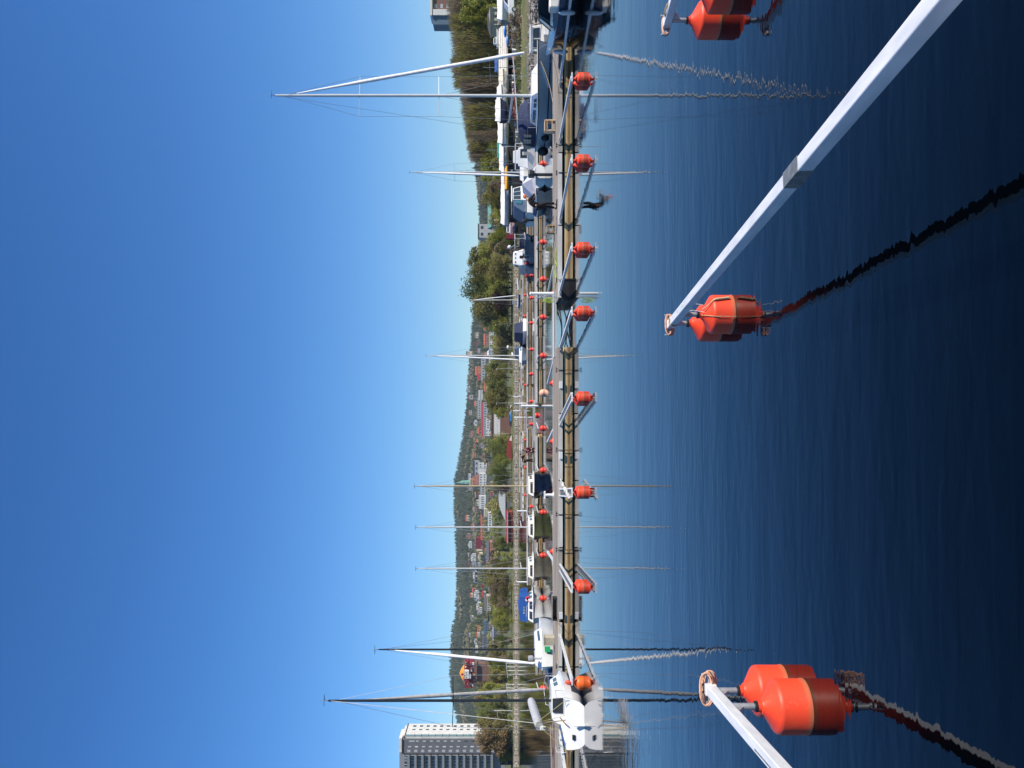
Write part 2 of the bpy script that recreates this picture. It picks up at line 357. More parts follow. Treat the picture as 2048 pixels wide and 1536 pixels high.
def jetty(name, label, xa, xb, D0, width, zt=.46, seg=6.0, edge=True, group=None, black_ends=()):
    """xa < xb; front face at D0. deck, edge timbers, float units are parts"""
    o = empty(name, ((xa + xb) / 2, D0, 0), 0, label, 'jetty', group)
    L0 = (xb - xa) / 2
    near = D0 < 60
    MB().span(-L0, L0, .05, width, zt - .07, zt).build('deck', M_deck, o)
    n = max(1, round(2 * L0 / (seg if near else 9))); st = 2 * L0 / n
    cache = {}
    for i in range(n):
        x = -L0 + st * (i + .5)
        k = 'f'
        if k not in cache:
            cache[k] = MB().span(-st / 2 + .02, st / 2 - .02, .07, width - .07, -.35, zt - .26).mesh('float_unit', M_float)
        bl = any(abs((x + (xa + xb) / 2) - q) < st * .75 for q in black_ends)
        if bl:
            side = 1 if x > 0 else -1
            MB().span(x - st / 2 + .02, x + st / 2 - .02 - .9 * (side > 0), .07, width - .07, -.35, zt - .26).build('float_unit', M_float, o)
            MB().span(x + side * (st / 2 - .9), x + side * (st / 2 + .12), .0, width, -.35, zt - .12).build('end_fender', M_dark, o)
        else: put('float_unit', cache[k], o, (x, 0, 0))
    if edge:
        m_ = max(1, round(2 * L0 / 3.1)); s2 = 2 * L0 / m_
        ems = [MB().span(-s2 / 2 + .03, s2 / 2 - .03 - c_, 0, .16, -.19, .0).mesh('edge_timber', m2) for c_, m2 in ((0, M_edge), (0, M_edge2), (.35, M_edge), (0, M_edge3))]; em = ems[0]
        for i in range(m_):
            put('edge_timber', rnd.choice(ems), o, (-L0 + s2 * (i + .5), rnd.uniform(-.015, .02), zt + .012 + rnd.uniform(-.015, .03)))
            if near: put('edge_timber', em, o, (-L0 + s2 * (i + .5), width - .16, zt + .012))
    else:
        MB().span(-L0, L0, 0, .05, zt - .18, zt).build('edge_timber', M_edge, o)
    return o
D1 = 37.9
jr = jetty('jetty', 'nearest floating jetty, the right section from the black end block to the motorboat', XX(596, D1), 24.0, D1, 5.1, black_ends=(XX(596, D1),), group=None)
jl = jetty('jetty', 'nearest floating jetty, the left section behind the white sailboat stern', -26.0, XX(693, D1), D1, 5.1)
jetty('jetty', 'second jetty back, section right of the gap with the white pile', XX(806, 73), 31.0, 73, 4.4, .42)
jetty('jetty', 'second jetty back, section left of the gap behind the moored sailboats', XX(1351, 73), XX(871, 73), 73, 4.4, .42)
jetty('jetty', 'third jetty back, section right of the gap below the blue grey sailboat', XX(817, 111), XX(430, 111), 111, 4, .42)
jetty('jetty', 'third jetty back, section left of the gap in front of the red boathouse', XX(1171, 111), XX(856, 111), 111, 4, .42)
jetty('jetty', 'fourth jetty back, a thin strip right of the centre', XX(818, 150), XX(535, 150), 150, 4, .42)
jetty('jetty', 'fourth jetty back, a thin strip left of the centre', XX(1040, 150), XX(870, 150), 150, 4, .42)
jetty('jetty', 'farthest jetty, a thin pale strip below the riprap', XX(985, 205), XX(560, 205), 205, 4, .42)
jetty('jetty', 'nearest floating jetty the photographer stands on, holding the three foreground booms', -9, 9, -1.0, 4.28, .5)
# plates and chains over the gaps
for (ya, yb, Dg, zg, lb) in ((693, 600, 40.6, .44, 'narrow pale gangway plank bridging the gap in the nearest jetty'), (872, 812, 75.5, .42, 'gangway plank bridging the gap in the second jetty'), (857, 815, 113, .42, 'gangway plank bridging the gap in the third jetty')):
    xa, xb = XX(ya, Dg), XX(yb, Dg)
    g = empty('gangway', ((xa + xb) / 2, Dg, zg), 0, lb, 'gangway')
    h = (xb - xa) / 2 + .5
    MB().span(-h, h, 0, 1.9, -.03, .05).build('walkway', M_edge, g)
    for s in (-.0, 1.84): MB().span(-h, h, s, s + .06, .05, .10).build('side_rail', M_galv, g)
def catenary(a, b, sag, n=14):
    a, b = Vector(a), Vector(b)
    return [a.lerp(b, i / n) - Vector((0, 0, sag * 4 * (i / n) * (1 - i / n))) for i in range(n + 1)]
xa, xb = XX(693, D1), XX(613, D1)
for k, (dy, sag, za, zb) in enumerate(((.1, .18, .2, .3), (.9, .26, .3, .2), (2.2, .1, .25, .3), (3.9, .22, .3, .3))):
    tag(MB().tube(catenary((xa - .05, D1 + dy, za), (xb + .1, D1 + dy + (.6 if k == 1 else 0), zb), sag), .028, 6).build('mooring_chain', M_chain), ('front', 'second', 'third', 'rearmost')[k] + ' sagging chain between the two sections of the nearest jetty', 'chain', 'chains across the jetty gap')

# ------------------------------------------------------------------ floats and mooring booms
def drum_prof(dz=0.):
    return [(q, z + dz) for q, z in ((.045, .445), (.050, .40), (.066, .395), (.076, .378), (.214, .292), (.231, .276), (.238, .250), (.237, .030), (.242, .016), (.242, -.020), (.236, -.034), (.235, -.20), (.20, -.26), (.06, -.30))]
ME_drum = MB().lathe(drum_prof(), 40).mesh('float_drum', M_drum, 35)
ME_drumf = MB().lathe(drum_prof(-.08), 20).mesh('float_drum', M_drum, 35)
ME_drumd = MB().lathe([(.06, .30), (.10, .26), (.235, .13), (.25, .05), (.25, -.05), (.2, -.2)], 12).mesh('float_drum', M_redbuoy, 40)
ME_pipe = MB().tube([(0, 0, .40), (0, 0, .62)], .030, 14).mesh('float_pipe', M_galv, 40)

def near_boom(a, b, drums, label, extra=None, bow=.26, ds=1.):
    """a: tip, b: shore end (world). drums: list of positions along the boom axis in metres from the tip"""
    a = Vector(a); b = Vector(b); d = (b - a).normalized()
    o = empty('mooring_boom', a, 0, label, 'mooring boom', 'mooring booms in the foreground')
    la = lambda t: d * t
    L = (b - a).length
    MB().bar(la(.02), la(L), .098, .098).build('beam', M_beam, o, bev=.008)
    sd = d.cross(Vector((0, 0, 1))).normalized()
    tb = MB().bar(sd * -bow / 2, sd * bow / 2, .055, .035); tb.build('cross_bar', M_galv, o, bev=.006)
    for s in (-1, 1): MB().bar(sd * (bow / 2 * s), sd * (bow / 2 * s) + Vector((0, 0, .075)), .04, .02).build('horn', M_galv, o, bev=.004)
    MB().bar(la(-.02) + Vector((0, 0, .0)), la(.10), .106, .108).build('end_socket', M_beam, o, bev=.004)
    for t in drums:
        P = la(t)
        q = put('float_drum', ME_drum, o, (P.x, P.y, -a.z), rz=rnd.uniform(0, 3), sc3=(ds, ds, 1 if ds > 1 else .90))
        MB().tube([(P.x, P.y, -a.z + .36), (P.x, P.y, -.05 + P.z)], .031, 16).build('float_pipe', M_galv, o, smooth=40)
        MB().lathe([(.05, -a.z + .39 + (.04 if ds > 1 else 0)), (.05, -a.z + .415 + (.04 if ds > 1 else 0)), (.03, -a.z + .42 + (.04 if ds > 1 else 0))], 16, (P.x, P.y, 0)).build('pipe_clamp', M_black, o, smooth=40)
    # gusset plates from the pipes to the beam
    for t in drums:
        P = la(t); MB().bar(P + Vector((0, 0, -.13)), P + d * .16 + Vector((0, 0, -.05)), .012, .07).build('gusset', M_galv, o)
    return o, d, sd
def coil(name, label, c, sd, up, rx, rz_, turns, m=None, pitch=.022, axis=None, group=None):
    c = Vector(c); ax = axis if axis is not None else sd.cross(up).normalized()
    pts = []
    n = 26 * turns
    for i in range(n + 1):
        a = 2 * math.pi * i / 26; k = 1 + .05 * math.sin(a * .37 + turns)
        q = abs(math.cos(a)) ** .75 * (1 if math.cos(a) > 0 else -1)
        pts.append(c + sd * (rx * k * q) + up * (rz_ * k * math.sin(a)) + ax * (pitch * i / 26 - pitch * turns / 2))
    o = MB().tube(pts, .0085, 7).build(name, m or M_rope, smooth=60)
    return tag(o, label, 'rope coil', group)
UP = Vector((0, 0, 1))
# boom A: runs from the float at the centre out of the picture at the lower right
tipA = Vector((.772, 10.79, .60)); endA = Vector((1.626, 3.28, .90))
A, dA, sA = near_boom(tipA, endA, (.12, .70), 'long white boom with zinc collar running from the central pair of floats')
t = (tipA.y - 5.36) / (tipA.y - endA.y) * (endA - tipA).length
MB().bar(dA * (t - .19), dA * (t + .12), .106, .106).build('collar', M_collar, A, bev=.002)
for k in (0, 1, 2):
    q = dA * (.5 + k * .35); MB().bar(q + Vector((0, 0, .0493)) + sA * (-.02), q + Vector((0, 0, .0493)) + sA * .02 + dA * .03, .006, .002).build('scuff_mark', M_collar, A)
coil('rope_coil', 'orange rope wound lengthwise round the tip bar of the central boom', tipA + Vector((0, -.01, .01)), sA, UP, .135, .045, 4, pitch=.032, axis=(dA * .8 + UP * .5).normalized())
coil('rope_coil', 'beige rope lashing round the beam just behind the central boom tip', tipA + dA * .27, sA, UP, .062, .062, 2, M_rope2, .016)
# ropes on the nearer drum of A
P = tipA + dA * .70
rp = []
for i in range(13):
    k = i / 12; ang = R(-62)
    rr_ = .10 + .14 * min(1, k * 1.6); zz = (.362 - .11 * min(1, k * 1.6)) - max(0, k - .625) * .5
    rp.append((P.x + math.cos(ang + k * .35) * (rr_ + .012), P.y + math.sin(ang + k * .35) * (rr_ + .012), zz))
tag(MB().tube(rp, [.007 + (.010 if i > 7 else 0) for i in range(13)], 8).build('mooring_rope', M_rope2, smooth=60), 'frayed beige rope end hanging over the right side of the nearer central float', 'rope')
rp = [(P.x + math.cos(R(-100)) * q, P.y + math.sin(R(-100)) * q, z) for q, z in ((.07, .372), (.10, .345), (.232, .262), (.247, .20), (.247, .10), (.252, .02), (.245, -.05))]
tag(MB().tube(rp, .0045, 6).build('mooring_rope', M_rope2, smooth=60), 'thin beige line running down the front of the nearer central float', 'rope')
for ang, r0 in ((-40, .14), (-75, .09)):
    q = Vector((P.x + math.cos(R(ang)) * r0, P.y + math.sin(R(ang)) * r0, .39))
    tag(MB().tube([q - Vector((0, 0, .03)), q + Vector((.02, 0, .10)), q + Vector((-.01 if ang < -50 else .06, .03, .20))], .0055, 6).build('rope_tail', mat('bleached_rope', (.62, .62, .60), .8)), 'stiff pale rope tail standing up from the nearer central float', 'rope', 'pale rope tails on the central float')
# boom B, lower left of the world view
tipB = Vector((-3.05, 8.27, .70)); endB = Vector((-2.41, 3.28, .847))
Bb, dB, sB = near_boom(tipB, endB, (.11, .71), 'white boom with two big bright orange red floats at the left of the foreground', bow=.26, ds=1.03)
MB().bar(dB * 1.9 + UP * .05 + sB * .02, dB * 2.5 + UP * .05 + sB * .02, .012, .004).build('weld_seam', M_collar, Bb)
coil('rope_coil', 'oval orange rope coil wound round the tip bar of the left boom', tipB + Vector((0, -.0, .01)), sB, UP, .155, .062, 5, pitch=.034, axis=(dB * .8 + UP * .5).normalized())
coil('rope_coil', 'short dark rope loop tied at the tip of the left boom', tipB + UP * .06, sB, UP, .035, .035, 1, M_dark, .01)
# boom C, top right of the picture
tipC = Vector((4.71, 10.83, .645)); endC = Vector((5.56, 3.28, .90))
Cc, dC, sC = near_boom(tipC, endC, (.12, .72), 'boom with two shaded dark red floats cut by the right edge of the view')
coil('rope_coil', 'rope coil on the tip bar of the boom at the far right of the foreground', tipC + UP * .01, sC, UP, .135, .045, 4, pitch=.0185, axis=dC)
coil('rope_coil', 'pale rope loop lying along the beam behind the far right boom tip', tipC + dC * .35 + UP * .03, dC, UP, .14, .04, 2, M_rope2, .02)

# booms on the nearest jetty
def far_boom(tip, base, label, ladder, group, nd=2, dm=None, drum_off=0., bar=True, w=.1, orange=False):
    tip = Vector(tip); base = Vector(base); d = (base - tip).normalized(); L = (base - tip).length
    o = empty('mooring_boom', tip, 0, label, 'mooring boom', group)
    sd = d.cross(UP).normalized()
    if ladder:
        for s in (-1, 1): MB().bar(sd * (.15 * s), d * L + sd * (.15 * s), .055, .08).build('rail', M_beam, o)
        rg = MB().bar(sd * -.13, sd * .13, .03, .02).mesh('rung', M_collar)
        for k in range(1, int(L / .32)):
            P = d * (.32 * k); put('rung', rg, o, tuple(P))
    else:
        MB().bar(d * 0, d * L, w, w).build('beam', M_beam, o)
        if w > .07: MB().bar(d * (L - .5) + sd * -.16, d * (L - .0) + sd * -.16, .05, .05).build('bracket', M_galv, o)
    if bar:
        MB().bar(sd * -.17, sd * .17, .07, .05).build('cross_bar', M_beam, o)
    for k in range(nd):
        P = d * (.2 + .5 * k)
        q = put('float_drum', dm or ME_drumf, o, (P.x, P.y, -tip.z), rz=k)
        MB().tube([(P.x, P.y, -tip.z + .28), (P.x, P.y, P.z)], .03, 6).build('float_pipe', M_galv, o)
    return o
rows = [(60, 166, False, 'boom beside the bow of the black motorboat'), (154, 277, False, 'boom in front of the big grey sailboat'), (318, 437, False, 'boom in front of the person in the orange cap'),
        (494, 582, False, 'boom right of the black jetty end'), (622, 695, False, 'boom reaching across the jetty gap'), (794, 844, True, 'ladder boom left of the jetty gap'),
        (985, 985, True, 'ladder boom seen end on with a white rope on it'), (1176, 1135, True, 'ladder boom in front of the olive grey sailboat'), (1361, 1271, False, 'white boom touching the bow of the white sailboat')]
for (yt, yb, lad, lb) in rows:
    T = at(1146, yt, 30.2); 
    if yt < 100: T = Vector((XX(-60, 29.2), 29.2, .43))
    far_boom((T.x, T.y, .43), (XX(yb, D1), D1 + .03, .40), 'mooring ' + lb, lad, 'mooring booms on the nearest jetty', nd=0 if yt == 1361 else 2)
far_boom((XX(1640, 30), 30, .43), (XX(1468, D1), D1 + .03, .42), 'mooring boom left of the white sailboat at the left edge', True, 'mooring booms on the nearest jetty')
# white rope heaped on the end-on ladder boom
q = []
for i in range(90):
    k = i / 89
    q.append((XX(992, 31) + .11 * math.sin(i * 1.9) , 30.4 + 5.2 * k + .2 * math.sin(i * .8), .50 + .03 * math.sin(i * 2.7)))
tag(MB().tube(q, .016, 5).build('mooring_rope', mat('white_rope', (.72, .70, .66), .9), smooth=60), 'white rope strewn along the end on ladder boom', 'rope')
# booms behind the nearest jetty
for (yb, xt, yt, lb) in ((532, 1090, 590, 'slanting boom behind the jetty just right of the white pile'), (722, 1093, 768, 'slanting boom behind the jetty with a red float left of the gap'), (858, 1095, 884, 'short pale boom behind the jetty near the maroon seated person'), (1122, 1096, 1103, 'short boom behind the jetty between the olive sailboats')):
    P = Vector((XX(yt, 50), 50, .42))
    far_boom(P, (XX(yb, 43.0), 43.0, .42), lb, False, 'mooring booms behind the nearest jetty', nd=1, dm=ME_drumd, bar=False)
j2y = [327, 408, 484, 558, 634, 711, 857, 941, 1025, 1111, 1197, 1284, 1377]
for y in j2y:
    far_boom((XX(y, 67.2), 67.2, .40), (XX(y + (3 if y < 768 else -3) * 4, 73), 73.02, .36), 'red float boom of the second jetty ' + lm(y), False, 'red float booms on the second jetty', nd=1, dm=ME_drumd, bar=False, w=.07)
for y in [552, 596, 646, 699, 748, 803, 848, 901, 1013, 1069, 1125]:
    far_boom((XX(y, 104.5), 104.5, .40), (XX(y + (768 - y) * -.05, 111), 111.02, .36), 'tiny red float boom of the third jetty ' + lm(y), False, 'red float booms on the third jetty', nd=1, dm=ME_drumd, bar=False, w=.07)
for k, (y, D) in enumerate([(548, 143), (590, 143), (632, 143), (676, 143), (722, 143), (770, 143), (812, 143), (880, 143), (935, 143), (990, 143), (600, 198), (650, 198), (705, 198), (760, 198), (830, 198), (895, 198), (950, 198)]):
    tag(put('mooring_buoy', ME_drumd, None, (XX(y, D), D, 0), sc3=(1.05, 1.05, 1.05)), ('tiny red float before the fourth jetty ' if D < 160 else 'tiny red float before the farthest jetty ') + lm(y), 'buoy', 'tiny red floats before the farthest jetties')
for i in range(64):
    D = (144.5, 168, 199)[i % 3]; y = rnd.uniform(540, 1045) if i % 3 < 2 else rnd.uniform(560, 985)
    L_ = rnd.uniform(3.5, 5.5)
    o = MB().bar((0, 0, 0), (rnd.uniform(-1.4, 1.4), L_, -.05), .22, .16).build('mooring_boom', rnd.choice((M_beam, M_edge, M_edge, M_wood))); o.location = (XX(y, D), D, .42)
    tag(o, 'tiny pale boom of the far jetties ' + lm(y), 'mooring boom', 'tiny booms of the far jetties')
jetty('jetty', 'thin pale jetty between the fourth and the farthest one', XX(1030, 176), XX(545, 176), 174, 4, .42)
# the odd ones
bp_ = MB().ball((0, 0, .06), (.31, .31, .31), 18, 10).build('mooring_buoy', mat('faded_pink_plastic', (.78, .42, .27), .5), smooth=60, loc=at(1087, 786, 66.0)); bp_.location.z = 0
tag(bp_, 'large faded peach pink round buoy before the second jetty', 'buoy')
MB().tube([(0, 0, .3), (0, 0, .62)], .02, 5).build('buoy_staff', M_galv, bp_)
b_ = MB().ball((0, 0, .05), (.27, .27, .27), 16, 8).build('mooring_buoy', M_redbuoy, smooth=60); b_.location = (XX(831, 82), 82, 0); tag(b_, 'red float in the gap of the second jetty', 'buoy')
bo = MB().lathe([(.05, .36), (.13, .30), (.24, .20), (.25, .17), (.25, -.1), (.2, -.2)], 18).build('mooring_buoy', mat('bright_orange_float', (.85, .14, .02), .4), smooth=40); bo.location = (XX(1366, 30.4), 30.4, 0)
tag(bo, 'bright orange float beside the grey bow of the white sailboat', 'buoy'); bo['label'] = 'bright orange round float beside the grey hull of the white sailboat'

# ------------------------------------------------------------------ piles and things on the jetties
M_pile = mat('white_pile_sleeve', (.80, .80, .78), .45, var=.06)
def pile(y, D, top, r, label, group=None, z0=-.3):
    o = empty('mooring_pile', (XX(y, D), D, z0), 0, label, 'pile', group)
    MB().tube([(0, 0, 0), (0, 0, top - z0)], r, 14).build('sleeve', M_pile, o, smooth=40)
    MB().lathe([(r + .012, top - z0 - .02), (r + .012, top - z0 + .03), (r * .3, top - z0 + .07)], 14).build('cap', M_pile, o, smooth=40)
    return o
pile(587, 41.0, 1.66, .075, 'tall white pile standing at the end of the nearest jetty by the lime rope')
pile(812, 74.5, 1.66, .11, 'white pile at the gap of the second jetty')
pile(1326, 74.5, 1.75, .10, 'white pile near the left end of the second jetty')
pile(1022, 112.5, 1.72, .10, 'white pile on the third jetty left of the navy sailboat mast')
pile(1164, 112.5, 1.72, .10, 'white pile at the left end of the third jetty')
for y, D in ((807, 150), (835, 150), (793, 205), (822, 205)): pile(y, D, 1.9, .14, 'far white pile among the farthest jetties', 'far white piles')
# thin post with ladder hoop, lime rope hanging from it
o = empty('jetty_post', (XX(595, 38.6), 38.6, .42), 0, 'thin grey steel post with hooks carrying the lime rope at the jetty end', 'post')
MB().tube([(0, 0, 0), (0, 0, 1.05)], .028, 10).build('post', M_galv, o, smooth=40)
MB().tube([(.07, 0, 0), (.07, 0, .95)], .018, 8).build('brace', M_galv, o, smooth=40)
for z in (.9, .72): MB().bar((.08, 0, z), (-.14, 0, z), .035, .035).build('hook', M_galv, o)
MB().lathe([(.03, .80), (.06, .83), (.06, .90), (.03, .93)], 10).build('knob', M_galv, o)
q = []
for i in range(84):
    a = i * .42; k = math.sin(i * .113)
    q.append((XX(601, 38.5) + .07 * math.cos(a) + .05 * math.sin(i * .9) , 38.45 + .04 * math.sin(a * 1.3), .90 + (.20 + .09 * math.sin(i * .21)) * math.sin(a)))
tag(MB().tube(q, .009, 5).build('hanging_rope', M_lime, smooth=60), 'bundle of lime green rope hanging from the steel post', 'rope')
q = []
for i in range(120):
    a = i * .45
    q.append((XX(535, 39.5) + (i / 120 - .5) * 1.7 + .22 * math.cos(a), 39.9 + .45 * math.sin(a * .7), .49 + .015 * math.sin(i)))
tag(MB().tube(q, .014, 5).build('deck_rope', M_lime, smooth=60), 'loose lime green rope strewn on the deck right of the white pile', 'rope')
q = [(XX(430 + i * 3.4, 42), 42.2 + .15 * math.sin(i * .7), .48) for i in range(30)]
tag(MB().tube(q, .02, 5).build('deck_hose', mat('olive_hose', (.22, .20, .03), .6), smooth=60), 'olive yellow hose lying along the back of the nearest jetty', 'hose')
# benches / steps
def stepbox(y, D, wd, h, label, m, slats, cat='step'):
    o = empty('boarding_step', (XX(y, D), D, .46), 0, label, cat)
    for s in (-1, 1): MB().span(s * wd / 2 - .03, s * wd / 2 + .03, -.25, .25, 0, h).build('side_panel', m, o)
    for k in range(slats):
        z = h * (k + .7) / slats
        MB().span(-wd / 2 + .035, wd / 2 - .035, -.27, -.12 + .10 * k, z - .03, z).build('tread', m, o)
    MB().span(-wd / 2, wd / 2, -.28, .28, h, h + .035).build('top_board', m, o)
    return o
stepbox(253, 41.0, .50, .50, 'light wooden boarding step on the jetty before the big grey sailboat', mat('pale_pine', (.62, .44, .27), .7, var=.12, scale=5), 2)
stepbox(459, 41.5, .34, .36, 'weathered wooden step with two boards on the nearest jetty right of centre', mat('old_pine', (.36, .25, .13), .8, var=.2), 2)
o = empty('jetty_bench', (XX(1217, 39.2), 39.2, .46), 0, 'low dark bench on the nearest jetty under the white boat with blue canopy', 'bench')
MB().span(-.6, .6, -.2, .2, .22, .26).build('seat', M_plank, o)
for s in (-1, 1): MB().span(s * .5 - .04, s * .5 + .04, -.18, .18, 0, .22).build('leg', M_black, o)
MB().span(-.55, .55, .12, .16, .02, .20).build('back_panel', M_black, o)
o = empty('storage_box', (XX(1280, 41.5), 41.5, .46), 0, 'beige storage box on the nearest jetty right of the small white sailboat', 'storage box')
M_bx = mat('beige_plastic_box', (.42, .38, .28), .7, var=.12)
MB().span(-.2, .2, -.25, .25, 0, .5).build('box_body', M_bx, o, bev=.02)
MB().span(-.22, .22, -.27, .27, .505, .55).build('lid', M_bx, o, bev=.01)
# white bollard with T head and junction boxes
for (y, D, lb) in ((990, 42.2, 'white T headed bollard on the jetty before the navy hull'),):
    o = empty('bollard', (XX(y, D), D, .46), 0, lb, 'bollard')
    MB().tube([(0, 0, 0), (0, 0, .42)], .075, 12).build('post', M_pile, o, smooth=40)
    MB().bar((-.2, 0, .46), (.2, 0, .46), .10, .09).build('head', M_pile, o, bev=.02)
    MB().lathe([(.16, 0), (.16, .04), (.09, .05)], 14).build('foot', M_pile, o)
for y in (770, 911, 1231): 
    o = MB().span(-.16, .16, -.04, 0, -.08, .08).build('edge_plate', M_pile, bev=.01); o.location = (XX(y, D1), D1 - .005, .36); tag(o, 'small white plate on the nearest jetty edge ' + lm(y), 'plate', 'white plates on the jetty edge')
for k, y in enumerate((290, 345, 640 - 80, 740, 900, 1029, 1100, 1333, 1420)):
    o = empty('mooring_cleat', (XX(y, D1), D1 + .06, .48), 0, 'dark steel cleat on the nearest jetty edge ' + lm(y), 'cleat', 'cleats on the nearest jetty')
    MB().bar((-.13, 0, .09), (.13, 0, .09), .03).build('horn', M_dark, o)
    for s in (-.05, .05): MB().bar((s, 0, 0), (s, 0, .09), .03).build('stem', M_dark, o)
    MB().span(-.015, .015, -.085, -.07, -.45, .0).build('strap', M_dark, o)
# planks stacked on the left
o = MB().bar((0, 0, 0), (-1.9, -1.6, .02), .25, .05).build('plank', M_plank); o.location = (XX(1462, 43), 43.6, .56); tag(o, 'long grey plank leaning out behind the jetty at the left edge', 'plank')
tag(MB().tube(catenary((XX(1440, 42), 41.6, .49), (XX(1530, 42), 41.6, .49), 0), .035, 6).build('jetty_hose', mat('red_hose', (.25, .04, .03), .6)), 'dark red hose lying along the deck behind the white sailboat', 'hose')
# ------------------------------------------------------------------ boats
def hull(L, B, Fm, Fb, dr, tr, rake=.5, srake=0., n=18, flare=0.):
    rows = []
    for i in range(n + 1):
        t = i / n
        b = B / 2 * ((1 - (1 - tr) * ((.45 - t) / .45) ** 2) if t < .45 else max(.012, 1 - ((t - .45) / .55) ** 2.1))
        sh = Fm + (Fb - Fm) * t ** 2 + .06 * (1 - t) ** 2
        d = dr * max(.02, math.sin(math.pi * min(1, max(.08, t * .95 + .03))))
        row = []
        for k in range(-5, 6):
            a = abs(k) / 5; sg = 1 if k > 0 else -1
            wk = (0, .46, .74, .88, .95, 1.0)[abs(k)] if t < .6 else (0, .36, .60, .76 - flare * .5, .88 - flare * .3, 1)[abs(k)]
            zk = (0, .14, .34, .56, .78, 1.0)[abs(k)]
            if t < .4:
                q_ = 1 - t / .4; wk += ((0, .50, .75, .89, .965, 1.0)[abs(k)] - wk) * q_; zk += ((0, .05, .16, .36, .66, 1.0)[abs(k)] - zk) * q_
            z = -d + (sh + d) * zk
            row.append(Vector((-L / 2 + L * t + rake * z / Fb * t ** 4 - srake * z * (1 - t) ** 4, sg * wk * b if k else 0, z)))
        rows.append(row)
    return rows
def boat_base(root, L, B, Fm, Fb, dr, tr, m_hull, m_deck, rake=.5, srake=0., flare=0., cockpit=None, m_tr=None, rub=None, stripe=None, boot=None):
    rows = hull(L, B, Fm, Fb, dr, tr, rake, srake, flare=flare)
    hb = MB().grid([[q for q in r] for r in rows])
    hb.build('hull', m_hull, root, smooth=50)
    # transom
    r0 = rows[0]; MB().poly([q + Vector((-.004, 0, 0)) for q in r0]).build('transom', m_tr or m_hull, root)
    # deck with an optional open cockpit
    g = MB(); w = MB(); ck = cockpit
    for i in range(len(rows) - 1):
        a, b = rows[i], rows[i + 1]
        xa, xb = a[0].x, b[0].x
        cam_ = lambda r, s, f: Vector((r[0].x, r[-1].y * f * s, r[0].z - .01 + .05 * (1 - f * f)))
        if ck and (xa + xb) / 2 > ck[0] and (xa + xb) / 2 < ck[1]:
            for s in (-1, 1):
                g.add([cam_(a, s, 1), cam_(b, s, 1), cam_(b, s, ck[2]), cam_(a, s, ck[2])], [(0, 1, 2, 3)])
                p1, p2 = cam_(a, s, ck[2]), cam_(b, s, ck[2])
                w.add([p1, p2, Vector((p2.x, p2.y * .92, ck[3])), Vector((p1.x, p1.y * .92, ck[3]))], [(0, 1, 2, 3)])
            p1, p2 = cam_(a, 1, ck[2]), cam_(b, 1, ck[2])
            w.add([Vector((p1.x, p1.y * .92, ck[3])), Vector((p2.x, p2.y * .92, ck[3])), Vector((p2.x, -p2.y * .92, ck[3])), Vector((p1.x, -p1.y * .92, ck[3]))], [(0, 1, 2, 3)])
        else:
            fr = (1, .5, 0, -.5, -1)
            for f0, f1 in zip(fr, fr[1:]):
                q = [cam_(a, 1, f0), cam_(b, 1, f0), cam_(b, 1, f1), cam_(a, 1, f1)]
                q = [Vector((v.x, v.y, v.z)) for v in q]
                g.add(q, [(0, 1, 2, 3)])
            if ck:
                for (r_, edge) in ((a, abs(xa - ck[1]) < L / 18 and xa >= ck[1] - L / 36), (b, abs(xb - ck[0]) < L / 18 and xb <= ck[0] + L / 36)):
                    if edge:
                        p1, p2 = cam_(r_, 1, ck[2]), cam_(r_, -1, ck[2])
                        w.add([p1, cam_(r_, 1, 0), p2, Vector((p2.x, p2.y * .92, ck[3])), Vector((p1.x, p1.y * .92, ck[3]))], [(0, 1, 2, 3, 4)])
    g.build('deck', m_deck, root, smooth=40)
    if ck and w.f: w.build('cockpit', m_deck, root)
    if rub:
        for s in (0, -1): MB().tube([r[s] + Vector((0, .01 * (-1 if s == 0 else 1), -.02)) for r in rows], .028, 6).build('rubbing_strake', rub, root, smooth=60)
    if stripe:
        m_, z0, z1 = stripe
        for s in (0, -1):
            st = []
            for r in rows[:-1]:
                side = r[:6][::-1] if s == 0 else r[5:]
                def zat(fr):
                    zt = r[0].z * fr
                    for u, v in zip(side, side[1:]):
                        if u.z <= zt <= v.z + 1e-6: return u.lerp(v, (zt - u.z) / max(1e-6, v.z - u.z))
                    return side[-1].copy()
                o_ = Vector((0, -.006 if s == 0 else .006, 0)); st.append([zat(z0) + o_, zat(z1) + o_])
            MB().grid(st).build('hull_stripe', m_, root)
    return rows
